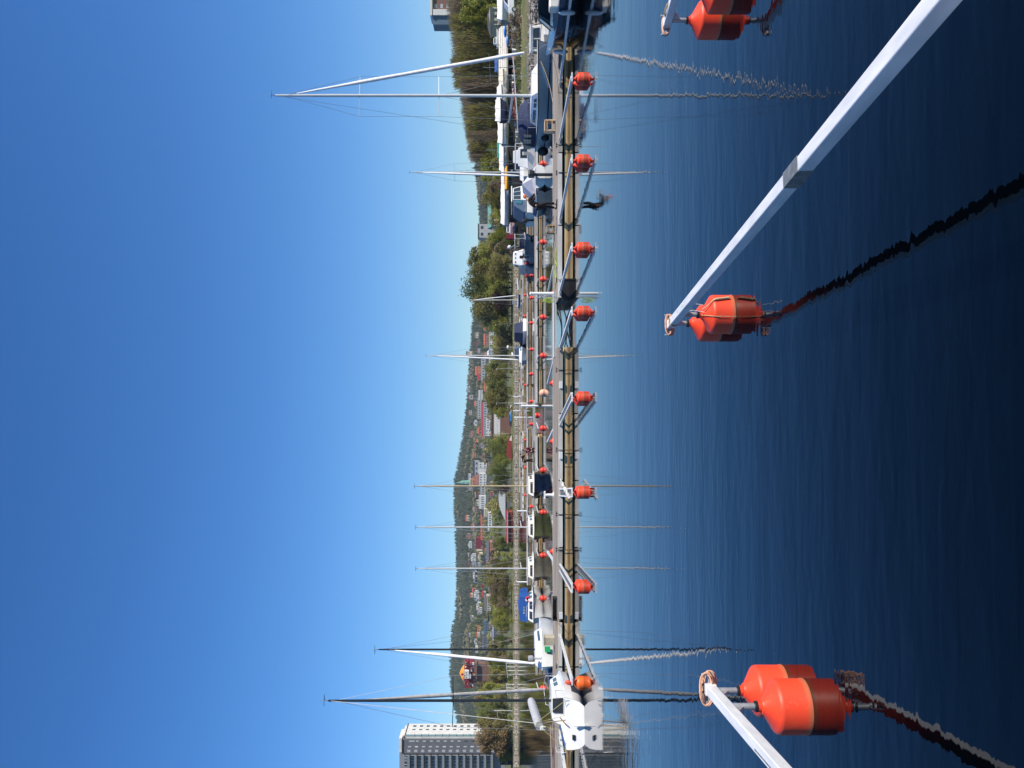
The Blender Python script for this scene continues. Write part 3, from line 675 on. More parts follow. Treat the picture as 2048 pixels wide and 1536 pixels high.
def tbox(x0, x1, tx0, tx1, wb, wt, z0, z1, name, m, root, wins=(), m_win=None, ends=(), bev=.03):
    c = lambda u, v, s: Vector(((x0 + (x1 - x0) * u) * (1 - v) + (tx0 + (tx1 - tx0) * u) * v, s * ((wb * (1 - v) + wt * v) / 2), z0 + (z1 - z0) * v))
    vs = [c(0, 0, -1), c(1, 0, -1), c(1, 0, 1), c(0, 0, 1), c(0, 1, -1), c(1, 1, -1), c(1, 1, 1), c(0, 1, 1)]
    o = MB().add(vs, [(3, 2, 1, 0), (4, 5, 6, 7), (0, 1, 5, 4), (1, 2, 6, 5), (2, 3, 7, 6), (3, 0, 4, 7)]).build(name, m, root, bev=bev)
    for (u0, u1, v0, v1) in wins:
        for s in (-1, 1):
            q = [c(u0, v0, s), c(u1, v0, s), c(u1, v1, s), c(u0, v1, s)]
            MB().prism([p_ + Vector((0, s * .004, 0)) for p_ in q], (0, s * .008, 0)).build('window', m_win or M_glass, root)
    for (u, ya, yb, v0, v1) in ends:   # windows on the front (u=1) or rear (u=0)
        e = lambda yy, v: Vector((c(u, v, 1).x + (.012 if u else -.012), yy * c(u, v, 1).y, c(u, v, 1).z))
        MB().prism([e(ya, v0), e(yb, v0), e(yb, v1), e(ya, v1)], (.006 if u else -.006, 0, 0)).build('windscreen' if u else 'hatch', m_win or M_glass, root)
    return o
def rail(pts, root, name='pulpit', r=.012, m=None): return MB().tube(pts, r, 6).build(name, m or M_alu, root, smooth=60)
def rig(root, mx, zt, z0, L, B, Fd, m_mast, r=.06, spr=(.45,), fore=None, m_fore=None, fore_r=.05, fore_top=.93, back=True, boom=None, m_boomcover=None, sprw=.8, wires=.007, gear=True, forefoot=None, bx=None):
    MB().tube([(mx, 0, z0), (mx, 0, z0 + (zt - z0) * .8), (mx - .0, 0, zt)], [r, r, r * .7], 12).build('mast', m_mast, root, smooth=50)
    for k in spr:
        z = z0 + (zt - z0) * k
        MB().tube([(mx - .12, -sprw, z + .02), (mx, 0, z), (mx - .12, sprw, z + .02)], .018, 6).build('spreader', m_mast, root)
    chx = mx - .25
    for s in (-1, 1):
        pts = [(mx, 0, z0 + (zt - z0) * .97)] + [(mx - .12, s * sprw, z0 + (zt - z0) * k) for k in sorted(spr, reverse=True)] + [(chx, s * B * .46, Fd)]
        MB().tube(pts, wires, 4).build('shroud', M_wire, root)
        if spr: MB().tube([(mx, 0, z0 + (zt - z0) * spr[0]), (chx + .3, s * B * .44, Fd)], wires, 4).build('lower_shroud', M_wire, root)
    ff = forefoot or (L / 2 - .15, 0, Fd + .15); ft = Vector((mx + .05, 0, z0 + (zt - z0) * fore_top))
    MB().tube([ft, ff], wires, 4).build('forestay', M_wire, root)
    if fore:
        ff = Vector(ff); a = ft.lerp(ff, .04); b = ft.lerp(ff, .96)
        pts = [a.lerp(b, i / 10) for i in range(11)]
        MB().tube(pts, [fore_r * (.35 + .75 * min(1, i / 3.)) * (1 if i < 10 else .6) * (1 + .08 * math.sin(i * 2.2)) for i in range(11)], 9).build('furled_foresail', m_fore or M_sail, root, smooth=60)
    if back: MB().tube([(mx, 0, zt), (bx if bx is not None else -L / 2 + .1, 0, Fd)], wires, 4).build('backstay', M_wire, root)
    if boom:
        bl, bz, bz2 = boom
        MB().tube([(mx, 0, bz), (mx - bl, 0, bz2)], .045, 8).build('boom', m_mast, root, smooth=50)
        if m_boomcover: MB().tube([(mx - .05 - bl * .93 * i / 8, 0, bz + (bz2 - bz) * i / 8 + .10) for i in range(9)], [.14, .15, .16, .15, .15, .14, .13, .12, .06], 10).build('sail_cover', m_boomcover, root, smooth=60)
    if gear:
        MB().tube([(mx, 0, zt), (mx, 0, zt + .35)], .008, 4).build('aerial', M_wire, root)
        MB().tube([(mx, 0, zt + .02), (mx + .12, 0, zt + .18), (mx + .12, -.22, zt + .2), (mx + .12, .25, zt + .2)], .012, 4).build('wind_vane', M_dark, root)
def fender(root, x, y, z, l=.55, r=.1, m=None): MB().lathe([(.02, l / 2 + .05), (r * .7, l / 2), (r, l / 2 - .1), (r, -l / 2 + .1), (r * .7, -l / 2), (.02, -l / 2 - .04)], 10, (x, y, z)).build('fender', m or M_white, root, smooth=40)
def outboard(root, x, y, z, k=1., m=None, label=None):
    o = empty('outboard_motor', (x, y, z), 0); o.parent = root
    MB().box((-.22 * k, 0, .28 * k), (.44 * k, .30 * k, .34 * k)).build('cowling', m or M_black, o, bev=.07 * k)
    MB().box((-.16 * k, 0, -.15 * k), (.16 * k, .12 * k, .6 * k)).build('leg', m or M_black, o, bev=.02 * k)
    MB().lathe([(.02, -.02), (.11 * k, 0), (.02, .02)], 8, (-.26 * k, 0, -.45 * k)).build('propeller', M_dark, o)
    return o
def root_between(stern, bow, name, label, cat='boat', group=None):
    s = Vector(stern); b = Vector(bow); c = (s + b) / 2; a = math.atan2(b.y - s.y, b.x - s.x)
    return empty(name, (c.x, c.y, 0), a, label, cat, group), (b - s).length

# 1 foreground sailboat, stern to the camera, white transom and grey hull sides
o, L = root_between((-12.38, 29.9), (-13.42, 36.7), 'sailboat', 'small sailboat with white stern, grey hull and black mast in front of the nearest jetty')
M_ghull = mat('grey_hull_paint', (.075, .082, .095), .4, var=.08, coat=.2)
boat_base(o, L, 2.45, .60, .72, .42, .74, M_ghull, M_white, rake=.35, srake=-.35, cockpit=(-3.2, -.35, .72, .22), m_tr=M_white)
# white topside band wraps the quarter
rws = hull(L, 2.45, .60, .72, .42, .74, .35, -.35)
for s in (0, -1):
    MB().grid([[(r[s] + Vector((0, (-.008 if s == 0 else .008), .0))), (r[1 if s == 0 else -2] + Vector((0, (-.008 if s == 0 else .008), 0)))] for r in rws]).build('gunwale_band', M_white, o, smooth=50)
    MB().grid([[r[k] + Vector((0, (-.007 if s == 0 else .007), 0)) for k in ((0, 1, 2, 3, 4) if s == 0 else (-1, -2, -3, -4, -5))] for r in rws[:3]]).build('quarter_panel', M_white, o, smooth=50)
tbox(-.35, 2.0, -.30, 1.6, 1.55, 1.25, .62, 1.02, 'cabin', M_white, o, wins=((.15, .45, .35, .75), (.55, .85, .35, .72)), ends=(), bev=.05)
MB().prism([(-.375, -.30, .58), (-.375, .30, .58), (-.345, .27, 1.0), (-.345, -.27, 1.0)], (-.01, 0, 0)).build('companionway', M_black, o)
MB().span(-1.6, -.4, -.28, .28, 1.03, 1.05).build('sliding_hatch', M_white, o) if False else None
for s in (-1, 1): MB().span(-3.0, -.5, s * .62 - .16, s * .62 + .16, .22, .46).build('cockpit_seat', M_white, o, bev=.02)
MB().tube([(-3.35, 0, .66), (-2.9, 0, .72), (-2.1, .05, .80)], .022, 8).build('tiller', M_wood, o)
MB().span(-3.52, -3.42, -.025, .025, -.5, .40).build('rudder', M_white, o, bev=.02)
MB().span(-3.37, -3.28, .35, .52, .33, .44).build('outboard_bracket', M_black, o, bev=.01)
for k in range(7): MB().box((-2.6 + rnd.uniform(-.5, .6), rnd.uniform(-.5, .4), .30 + .05 * k % .1), (.28, .06, .05), rz=rnd.uniform(0, 3)).build('gear_bag' if k % 2 else 'winch_handle', M_black if k % 2 else M_plank, o)
rig(o, .55, 10.15, 1.0, L, 2.45, .66, M_blackalu, .058, spr=(.44, .66)[:1], fore=True, m_fore=M_greysail, fore_r=.07, fore_top=.88, back=False, sprw=1.0, forefoot=(2.75, 0, .85))
MB().tube([(.55, 0, 1.72), (-3.05, .18, 1.50)], .05, 8).build('boom', M_alu, o, smooth=50)
MB().tube([(.45 - 3.3 * i / 8, .17 * i / 8, 1.84 - .22 * i / 8) for i in range(9)], [.145, .16, .165, .165, .165, .165, .165, .16, .15], 10).build('sail_cover', mat('light_grey_sail_cover', (.40, .41, .44), .85, var=.1), o, smooth=60)
MB().box((-3.06, .18, 1.50), (.16, .13, .20)).build('boom_end', M_white, o, bev=.02)
for q in ((-3.1, .21, 1.54), (-3.15, .15, 1.46)): MB().ball(q, .03).build('sheave', M_black, o)
bs = Vector((-3.1, 0, 1.75)); M_ystay = mat('yellowish_stay_line', (.45, .42, .18), .6)
MB().tube([(.55, 0, 10.1), bs], .012, 5).build('backstay', M_wire, o)
for q in ((-3.35, -.85, .68), (-3.35, .85, .68), (-3.0, -.25, .66), (-3.1, .35, .66)): MB().tube([bs, q], .009, 5).build('backstay_bridle', M_ystay, o)
MB().tube([(-3.05, 0, 1.48), (-2.6, 0, .5)], .02, 5).build('mainsheet', M_rope2, o)
rail([(2.3, -.62, .70), (2.5, -.6, 1.15), (3.3, 0, 1.22), (2.5, .6, 1.15), (2.3, .62, .70)], o)
rail([(-3.35, .95, .66), (-3.3, .95, 1.0), (-2.4, 1.0, 1.0), (-2.4, 1.0, .64)], o, 'pushpit')
rail([(-3.35, -.95, .66), (-3.3, -.95, 1.0), (-2.4, -1.0, 1.0), (-2.4, -1.0, .64)], o, 'pushpit')
fender(o, -1.9, -1.20, .36, .38, .09, mat('orange_red_fender', (.62, .07, .03), .5))
for k, q in enumerate(((1.4, .3, 1.04), (.9, -.35, 1.04), (2.4, 0, .74))): MB().span(q[0] - .2, q[0] + .2, q[1] - .18, q[1] + .18, q[2] - .02, q[2] + .02).build('deck_hatch', M_glass if k == 2 else M_galv, o, bev=.01)
tag(MB().tube(catenary((-12.05, 35.4, .68), (-10.95, 37.9, .5), .1), .012, 5).build('mooring_line', M_rope2), 'mooring line from the white sailboat bow to the jetty', 'rope')
tag(MB().tube(catenary((-13.3, 30.2, .66), (-15.3, 32.5, .45), .12), .012, 5).build('mooring_line', M_rope2), 'stern line from the white sailboat to the left boom', 'rope')

# 2 big grey-blue sailboat with navy tent behind the right jetty
o, L = root_between((16.55, 55.0), (17.85, 43.7), 'sailboat', 'large sailboat with shaded pale grey hull, navy cockpit tent and tall white mast at right')
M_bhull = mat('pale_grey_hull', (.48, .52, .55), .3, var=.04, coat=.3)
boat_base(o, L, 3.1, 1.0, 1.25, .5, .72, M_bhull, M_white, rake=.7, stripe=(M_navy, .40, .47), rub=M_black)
tbox(-2.2, 2.6, -2.0, 1.6, 1.9, 1.5, 1.02, 1.45, 'cabin', M_white, o, wins=((.1, .5, .3, .7), (.58, .85, .3, .65)))
rig(o, .1, 16.7, 1.45, L, 3.1, 1.1, M_alu, .09, spr=(.36, .67), fore=True, fore_r=.095, fore_top=.95, sprw=1.25, wires=.009, forefoot=(5.3, 0, 1.35), boom=None)
# tent
tn = MB(); rings = []
for x, hw, zt in ((-5.2, 1.05, 1.85), (-4.6, 1.2, 2.1), (-3.8, 1.25, 2.22), (-3.1, 1.2, 2.2), (-2.5, 1.0, 2.0), (-2.1, .9, 1.65)):
    rings.append([(x, -hw, 1.08), (x, -hw * 1.0, 1.08 + (zt - 1.08) * .6), (x, -hw * .7, zt - .08), (x, 0, zt), (x, hw * .7, zt - .08), (x, hw, 1.08 + (zt - 1.08) * .6), (x, hw, 1.08)])
tn.rings([[Vector(q) for q in r] for r in rings]).build('cockpit_tent', M_navy, o, smooth=40)
for x0, x1 in ((-4.9, -4.3), (-4.0, -3.3), (-3.0, -2.6)):
    for s in (-1, 1): MB().prism([(x0, s * 1.255, 1.35), (x1, s * 1.27, 1.35), (x1, s * 1.27, 1.85), (x0, s * 1.255, 1.80)], (0, s * .01, 0)).build('tent_window', mat('clear_vinyl', (.30, .32, .28), .2, var=.2), o)
for x, z, r in ((-2.6, .5, .26), (-4.6, .55, .36)): MB().ball((x, -(1.35 + r * .5), z), (r, r * .8, r), 14, 8).build('ball_fender', M_dark, o, smooth=60)
rail([(4.2, -.75, 1.15), (4.4, -.7, 1.8), (5.6, 0, 1.9), (4.4, .7, 1.8), (4.2, .75, 1.15)], o)
for s in (-1, 1):
    pts = [(4.3, s * .72, 1.75), (2, s * 1.35, 1.68), (-1, s * 1.5, 1.62), (-4.5, s * 1.3, 1.6)]
    rail(pts, o, 'guard_wire', .008)
    for q in pts[1:]: rail([(q[0], q[1], 1.02), q], o, 'stanchion', .014)
rail([(-5.1, -1.1, 1.05), (-5.2, -1.1, 1.7), (-5.4, 0, 1.75), (-5.2, 1.1, 1.7), (-5.1, 1.1, 1.05)], o, 'pushpit', .016)
rail([(-5.3, -.9, 1.1), (-5.3, -.9, 3.2), (-5.3, -.85, 3.3)], o, 'flag_pole', .02)
MB().tube([(.1, 0, 2.55), (-3.6, 0, 2.75)], .06, 8).build('boom', M_alu, o, smooth=40)
MB().tube([(4.9, -.5, 1.0), (3.2, -1.0, .55)], .05, 6).build('anchor_fender', M_white, o)
tag(MB().tube(catenary((17.5, 44.2, 1.15), (14.6, 42.6, .5), .1), .012, 5).build('mooring_line', M_rope2), 'bow line of the large pale grey sailboat running to the jetty', 'rope')

# 3 dark motorboat right front
o, L = root_between((15.7, 29.4), (15.3, 37.4), 'motorboat', 'black motorboat with navy top sides and glass windscreen at the right end of the jetty')
M_bk = mat('black_hull', (.012, .014, .018), .25, coat=.4)
M_nv = mat('navy_topsides', (.02, .05, .11), .25, coat=.4)
boat_base(o, L, 2.5, .80, 1.0, .4, .9, M_bk, M_nv, rake=.8, flare=.2, cockpit=(-3.4, .4, .78, .35), stripe=(M_nv, .72, .98), rub=M_nv)
wsb = [(.3, -.95, .95), (1.3, -.6, .98), (1.65, 0, 1.0), (1.3, .6, .98), (.3, .95, .95)]
wst = [(-.25, -.82, 1.48), (.55, -.52, 1.52), (.85, 0, 1.53), (.55, .52, 1.52), (-.25, .82, 1.48)]
M_clear = mat('blue_tinted_glass', (.08, .13, .16), .05, var=.05)
for i in range(4):
    MB().prism([Vector(wsb[i]), Vector(wsb[i + 1]), Vector(wst[i + 1]), Vector(wst[i])], (-.012, 0, .004)).build('windscreen_pane', M_clear, o)
for a_, b_ in zip(wsb, wst): MB().bar(a_, b_, .035).build('windscreen_frame', M_black, o)
MB().tube(wst, .022, 6).build('windscreen_frame', M_black, o)
MB().box((-.6, -.4, .75), (.5, .5, .8)).build('helm_seat', M_cream, o, bev=.06)
MB().box((-.6, .45, .75), (.5, .5, .8)).build('helm_seat', M_cream, o, bev=.06)
for x, k in ((-1.6, 1), (2.4, .8)): fender(o, x, 1.30 * (1 if x < 2 else .76), .50, .55, .09)
rail([(1.9, -.8, .95), (2.4, -.75, 1.3), (4.2, 0, 1.35), (2.4, .75, 1.3), (1.9, .8, .95)], o, 'bow_rail', .014, M_galv)
outboard(o, -4.1, 0, .75, 1.2)
tag(MB().tube(catenary((15.1, 36.9, .95), (13.2, 38.0, .48), .12), .012, 5).build('mooring_line', M_rope2), 'bow line of the black motorboat running to the jetty', 'rope')

# 4 small white boat with wooden windowed cabin behind it
o, L = root_between((18.6, 50.5), (17.2, 46.2), 'cabin_boat', 'small white boat with cream wooden window frames behind the black motorboat')
o.location = (XX(72, 47), 47.5, 0)
boat_base(o, 5.2, 1.9, .65, .85, .3, .8, M_white, M_white)
tbox(-1.4, 1.0, -1.2, .7, 1.5, 1.3, .7, 1.5, 'cabin', M_cream, o, wins=((.08, .32, .35, .85), (.38, .62, .35, .85), (.68, .92, .35, .8)), ends=((1, -.8, -.05, .4, .85), (1, .05, .8, .4, .85)))
MB().span(-1.3, .8, -.72, .72, 1.5, 1.56).build('roof', M_white, o, bev=.02)

# 5 white sailboat with tall mast behind the tarped boat
o, L = root_between((XX(338, 104), 104, 0), (XX(352, 95), 95, 0), 'sailboat', 'white sailboat with rolled foresail and slim white mast behind the grey tarped boat')
boat_base(o, L, 3.0, .95, 1.15, .4, .7, M_white, M_white)
tbox(-2.2, 2.3, -2, 1.6, 1.9, 1.5, 1.0, 1.5, 'cabin', M_white, o, wins=((.1, .5, .3, .7),))
rig(o, .1, 14.6, 1.5, L, 3.0, 1.0, M_alu, .09, spr=(.6,), fore=True, fore_r=.11, boom=(3.6, 2.3, 2.4), m_boomcover=M_slate, sprw=1.0, wires=.012)
tbox(-4.0, -2.2, -3.6, -2.0, 2.0, 1.6, 1.0, 2.1, 'sprayhood', M_navy, o)

# 6 motorboat stern on under a pale tarp, outboard tilted
o, L = root_between((XX(368, 64.5), 64.5), (XX(392, 69.5), 69.5), 'motorboat', 'white motorboat under a pale grey tarp with a black outboard motor at its stern')
o.rotation_euler[2] += .2
boat_base(o, 5.6, 2.3, .62, .85, .3, .85, M_white, M_white, cockpit=(-2.5, 1.0, .8, .2), rub=M_black)
MB().rings([[Vector(q) for q in r] for r in (((-2.3, -1.1, .66), (-2.3, 0, 1.0), (-2.3, 1.1, .66)), ((-1.3, -1.18, .68), (-1.2, 0, 1.75), (-1.3, 1.18, .68)), ((.6, -1.15, .72), (.5, 0, 1.65), (.6, 1.15, .72)), ((2.2, -.5, .85), (2.3, 0, .95), (2.2, .5, .85)))]).build('tarpaulin', mat('pale_grey_tarp', (.52, .52, .58), .7, var=.06), o)
outboard(o, -2.85, 0, .62, 1.5)
# slate covered launch left of it
o = empty('motorboat', (XX(410, 66), 66.5, 0), R(90), 'slate blue covered launch right behind the person in the orange cap', 'boat')
boat_base(o, 5.0, 1.7, .5, .65, .3, .85, mat('slate_hull', (.05, .075, .10), .35), M_slate, rub=M_white)
tbox(-1.8, 1.6, -1.5, 1.0, 1.3, .9, .52, .85, 'boat_cover', M_slate, o, bev=.08)

# 7 cabin cruiser with windows and blue canvas
o = empty('cabin_cruiser', (XX(402, 84), 84, 0), R(10), 'white cabin cruiser with long dark windows and a slate blue canvas awning', 'boat')
o.rotation_euler[2] = R(35); o.scale = (.72, .85, 1.05)
boat_base(o, 7.5, 2.8, 1.0, 1.3, .4, .85, M_white, M_white, rub=M_black)
tbox(-1.2, 1.9, -1.0, 1.3, 2.3, 2.0, 1.0, 2.35, 'cabin', M_white, o, wins=((.03, .30, .40, .92), (.33, .62, .40, .92), (.65, .94, .42, .9)), ends=((1, -.85, -.05, .4, .9), (1, .05, .85, .4, .9)))
MB().span(-1.5, 1.7, -1.1, 1.1, 2.36, 2.46).build('roof', M_white, o, bev=.04)
MB().rings([[Vector(q) for q in r] for r in (((-1.15, -1.1, 1.0), (-1.15, -1.0, 2.3), (-1.15, 1.0, 2.3), (-1.15, 1.1, 1.0)), ((-2.3, -1.15, 1.0), (-2.2, -1.0, 2.2), (-2.2, 1.0, 2.2), (-2.3, 1.15, 1.0)), ((-3.5, -1.1, 1.0), (-3.3, -.9, 1.3), (-3.3, .9, 1.3), (-3.5, 1.1, 1.0)))]).build('canvas_awning', M_slate, o)
MB().prism([(-2.1, -1.17, 1.45), (-1.4, -1.17, 1.45), (-1.4, -1.12, 2.0), (-1.9, -1.12, 2.0)], (0, -.01, 0)).build('awning_window', mat('teal_vinyl', (.03, .14, .18), .2), o)
outboard(o, -3.7, 0, .8, 1.3)
# white flybridge stern boat y 300-330
o = empty('motorboat', (XX(314, 80), 80, 0), R(75), 'white motorboat with raised steering console right of the grey tarped boat', 'boat')
boat_base(o, 7.0, 2.6, .95, 1.2, .4, .88, M_white, M_white, cockpit=(-3, -1.2, .8, .4))
tbox(-1.1, 1.8, -.8, 1.0, 2.1, 1.7, .98, 1.9, 'cabin', M_white, o, wins=((.1, .9, .45, .85),), ends=((0, -.8, .1, .1, .8),))
tbox(-.8, .4, -.6, .2, 1.3, 1.1, 1.9, 2.4, 'flybridge', M_white, o, ends=((1, -.8, .8, .3, .9),))
MB().bar((-2.6, -1.2, 1.0), (-2.6, -1.2, 2.2), .07).build('lamp_arch', M_white, o); MB().bar((-2.6, 1.2, 1.0), (-2.6, 1.2, 2.2), .07).build('lamp_arch', M_white, o); MB().bar((-2.6, -1.2, 2.2), (-2.6, 1.2, 2.2), .1).build('lamp_arch', M_white, o)
MB().bar((-3.4, -.3, .9), (-3.5, -.3, 1.5), .3, .4).build('folded_cushion', M_cream, o)

# 8.. boats on the third jetty
o = empty('motorboat', (XX(484, 104), 104, 0), R(68), 'navy and white open motorboat on the third jetty', 'boat')
boat_base(o, 6.4, 2.2, .8, 1.0, .3, .85, M_nv, M_white, rub=M_white, cockpit=(-2.8, .4, .8, .3))
tbox(-.4, 1.6, -.2, 1.0, 1.7, 1.4, .8, 1.5, 'cuddy', M_navy, o, wins=((.1, .9, .4, .85),)); MB().span(-1.8, 1.0, -.85, .85, 2.05, 2.12).build('hard_top', M_white, o, bev=.02)
for q in ((-1.6, -.8), (-1.6, .8), (.8, -.8), (.8, .8)): MB().bar((q[0], q[1], .8), (q[0], q[1], 2.05), .05).build('top_post', M_white, o)
rail([(-1.6, 0, 2.1), (-3.0, 0, 2.5), (-3.4, 0, 3.0)], o, 'radar_arm', .04, M_white); MB().ball((-2.9, 0, 2.75), .25).build('radar_dome', M_white, o, smooth=60)
o = empty('motorboat', (XX(519, 109), 109, 0), R(86), 'plump white cabin boat seen stern on at the third jetty', 'boat')
boat_base(o, 6.6, 2.6, 1.0, 1.2, .3, .92, M_white, M_white)
tbox(-2.6, 1.8, -2.2, 1.2, 2.2, 1.6, 1.0, 2.3, 'cabin', M_white, o, wins=((.1, .8, .45, .85),), ends=((0, -.75, -.45, .7, .8), (0, -.12, .12, .7, .8), (0, .45, .75, .7, .8)), bev=.12)
outboard(o, -3.5, 0, .9, 1.3)
o = empty('motorboat', (XX(539, 107), 107, 0), R(80), 'small blue open boat with red fenders beside the plump white cabin boat', 'boat')
boat_base(o, 5, 1.8, .6, .8, .3, .85, M_slate, M_slate, cockpit=(-2.2, 1.2, .8, .2))
tbox(-1.6, .8, -1.4, .5, 1.5, 1.1, .6, 1.4, 'boat_cover', M_slate, o)
for x, y in ((-2.4, -.9), (-2.4, .7)): MB().ball((x, y, .55), .28).build('ball_fender', M_redbuoy, o, smooth=60)
o, L = root_between((XX(718, 122), 122), (XX(703, 113), 113), 'sailboat', 'blue grey sailboat with white mast and sprayhood at the back of the third jetty')
o.rotation_euler[2] -= .28
boat_base(o, 8.0, 2.7, .9, 1.1, .4, .8, mat('blue_grey_hull', (.12, .17, .24), .35), M_white)
tbox(-2, 2.0, -1.8, 1.3, 1.8, 1.4, .92, 1.4, 'cabin', M_white, o, wins=((.1, .8, .3, .7),)); tbox(-3.4, -1.9, -3.1, -1.8, 1.8, 1.5, .95, 2.0, 'sprayhood', M_slate, o)
rig(o, .2, 14.4, 1.4, 8.0, 2.7, 1.0, M_alu, .085, spr=(.55,), fore=True, fore_r=.10, boom=(3.0, 2.2, 2.3), m_boomcover=M_white, sprw=.95, wires=.012)
rail([(-3.8, .6, .9), (-3.8, .6, 2.9)], o, 'radar_pole', .04); MB().ball((-3.8, .6, 3.0), (.28, .28, .2)).build('radar_dome', M_white, o, smooth=60)
o = empty('motorboat', (XX(672, 117), 117, 0), R(115), 'white motorboat under a navy hood beside the blue grey sailboat', 'boat')
boat_base(o, 6.5, 2.4, .85, 1.05, .3, .85, M_white, M_white)
tbox(-2.6, .6, -2.3, .2, 2.0, 1.5, .88, 2.1, 'boat_cover', M_navy, o, bev=.15)
MB().span(.8, 1.1, -1.15, 1.15, .86, 1.25).build('windscreen', M_glass, o)
o, L = root_between((XX(607, 190), 190), (XX(594, 186), 186), 'sailboat', 'small far sailboat with leaning mast in front of the big willow')
boat_base(o, 6.5, 2.2, .8, 1.0, .3, .7, mat('steel_blue_hull', (.16, .24, .34), .4), M_white)
rig(o, .2, 12.2, 1.0, 6.5, 2.2, .9, M_cream, .09, spr=(.5,), fore=True, fore_r=.10, boom=(2.6, 1.8, 1.9), m_boomcover=M_white, wires=.014); o.rotation_euler[0] = R(1); o.rotation_euler[1] = R(2)
tag(MB().bar((0, 0, 0), (2.6, 0, .25), .3, .3).build('upturned_dinghy', M_white, bev=.08, loc=(XX(580, 186), 186, .8)), 'white upturned dinghy on the far jetty right of the leaning mast', 'dinghy')

# end-on sailboats between the first and second jetty
def small_yacht(y, D, hm, label, mast_top, mm, L=7.0, B=2.2, flip=False, cab=M_cream, boomc=None, mast_dx=.3, Fr=.66, fore=False, wf=None):
    o = empty('sailboat', (XX(y, D), D + L / 2, 0), R(-90 if not flip else 90) + rnd.uniform(-.04, .04), label, 'boat')
    boat_base(o, L, B, Fr, Fr + .16, .45, .55, hm, M_cream, rake=.6, srake=.4, flare=.15, rub=M_cream)
    tbox(-1.8, 1.5, -1.7, 1.0, 1.45, 1.15, Fr + .02, Fr + .50, 'cabin', cab, o, wins=((.1, .4, .35, .75), (.5, .8, .35, .75)), ends=((1, -.7, .7, .3, .7), (0, -.3, .3, .05, .9)))
    rig(o, mast_dx, mast_top, Fr + .5, L, B, Fr, mm, .06, spr=(.5,), fore=fore, boom=(2.6, 1.75, 1.8), m_boomcover=boomc, sprw=.75, wires=.008)
    rail([(L / 2 - 1.0, -.5, Fr + .1), (L / 2 - .8, -.5, Fr + .65), (L / 2 - .1, 0, Fr + .7), (L / 2 - .8, .5, Fr + .65), (L / 2 - 1.0, .5, Fr + .1)], o)
    rail([(-L / 2 + .9, -.7, Fr), (-L / 2 + .3, -.7, Fr + .55), (-L / 2 + .1, 0, Fr + .58), (-L / 2 + .3, .7, Fr + .55), (-L / 2 + .9, .7, Fr)], o, 'pushpit')
    return o
small_yacht(982, 66, M_nv2 if False else mat('deep_navy_hull', (.008, .013, .035), .2, coat=.5), 'navy hulled sailboat with cream cabin seen end on behind the T bollard', 10.5, mat('varnished_mast', (.50, .40, .24), .45), cab=M_cream)
small_yacht(1068, 66, mat('olive_green_hull', (.085, .10, .045), .35, coat=.2), 'olive green sailboat seen bow on with white cabin', 10.4, M_alu)
small_yacht(1155, 66, mat('grey_olive_hull', (.17, .165, .13), .35, coat=.2), 'grey olive sailboat seen bow on right of the boat with blue canopy', 10.4, M_alu, Fr=.68)
o = empty('motorboat', (XX(1235, 66), 66 + 3.2, 0), R(-88), 'white motorboat seen end on with royal blue canopy and red lifebuoy', 'boat')
boat_base(o, 6.8, 2.8, .72, .86, .4, .8, M_white, M_white, rake=.6, flare=.2, rub=M_black)
tbox(-1.8, 1.6, -1.6, 1.0, 2.0, 1.7, .72, 1.2, 'cabin', M_white, o, wins=((.1, .4, .3, .75), (.55, .85, .3, .75)), ends=((1, -.8, -.1, .3, .8), (1, .1, .8, .3, .8)))
MB().rings([[Vector(q) for q in r] for r in (((-2.6, -1.05, 1.15), (-2.6, -1.0, 1.75), (-2.6, 0, 1.85), (-2.6, 1.0, 1.75), (-2.6, 1.05, 1.15)), ((-1, -1.08, 1.2), (-1, -1.03, 1.9), (-1, 0, 2.02), (-1, 1.03, 1.9), (-1, 1.08, 1.2)), ((1.0, -1.05, 1.2), (.8, -.98, 1.85), (.8, 0, 1.96), (.8, .98, 1.85), (1.0, 1.05, 1.2)))]).build('canopy', M_bluecan, o, smooth=30)
for k in range(9):   # painted emblem on the canopy front: slanting strokes
    MB().box((.93 - .02, -.30 + k * .07, 1.52 + .03 * math.sin(k * 2)), (.012, .03, .20 - .012 * k), rx=.6).build('emblem_stroke', (M_white, M_lime, M_black)[k % 3] if k < 9 else M_white, o)
ring = [(.98 + .05, .86 + .17 * math.cos(a * .5236), 1.22 + .17 * math.sin(a * .5236)) for a in range(12)]
MB().tube(ring, .065, 8, closed=True).build('lifebuoy', mat('lifebuoy_red', (.60, .03, .06), .6), o, smooth=60)
MB().tube(ring[3:6], .068, 8).build('lifebuoy_band', M_white, o)
rail([(2.2, -.7, .85), (2.5, -.65, 1.35), (3.3, 0, 1.4), (2.5, .65, 1.35), (2.2, .7, .85)], o)
outboard(o, -3.5, 0, .7, 1.2)
# white sailboat behind the jetty, black mast
o, L = root_between((-15.1, 50.4), (-14.85, 43.5), 'sailboat', 'small white sailboat with dark window slot, green panel and black mast behind the jetty')
boat_base(o, L, 2.2, .85, 1.0, .45, .7, M_white, M_white, rake=.3, srake=.3)
tbox(-1.4, 2.1, -1.2, 1.5, 1.5, 1.2, .9, 1.30, 'cabin', M_white, o, wins=((.15, .8, .3, .6),), bev=.06)
q = MB().span(1.6, 2.2, .71, .75, .5, .86)
MB().box((2.55, .60, .68), (.48, .03, .30), rz=-.35).build('green_panel', mat('green_board', (.01, .30, .09), .5), o)
rig(o, .45, 10.1, 1.3, L, 2.2, .95, M_blackalu, .055, spr=(.42,), fore=True, fore_r=.075, fore_top=.93, sprw=.9, boom=None, forefoot=(3.2, 0, 1.1))
outboard(o, 2.3, .0, 1.35, .8, mat('grey_outboard', (.35, .36, .38), .5))
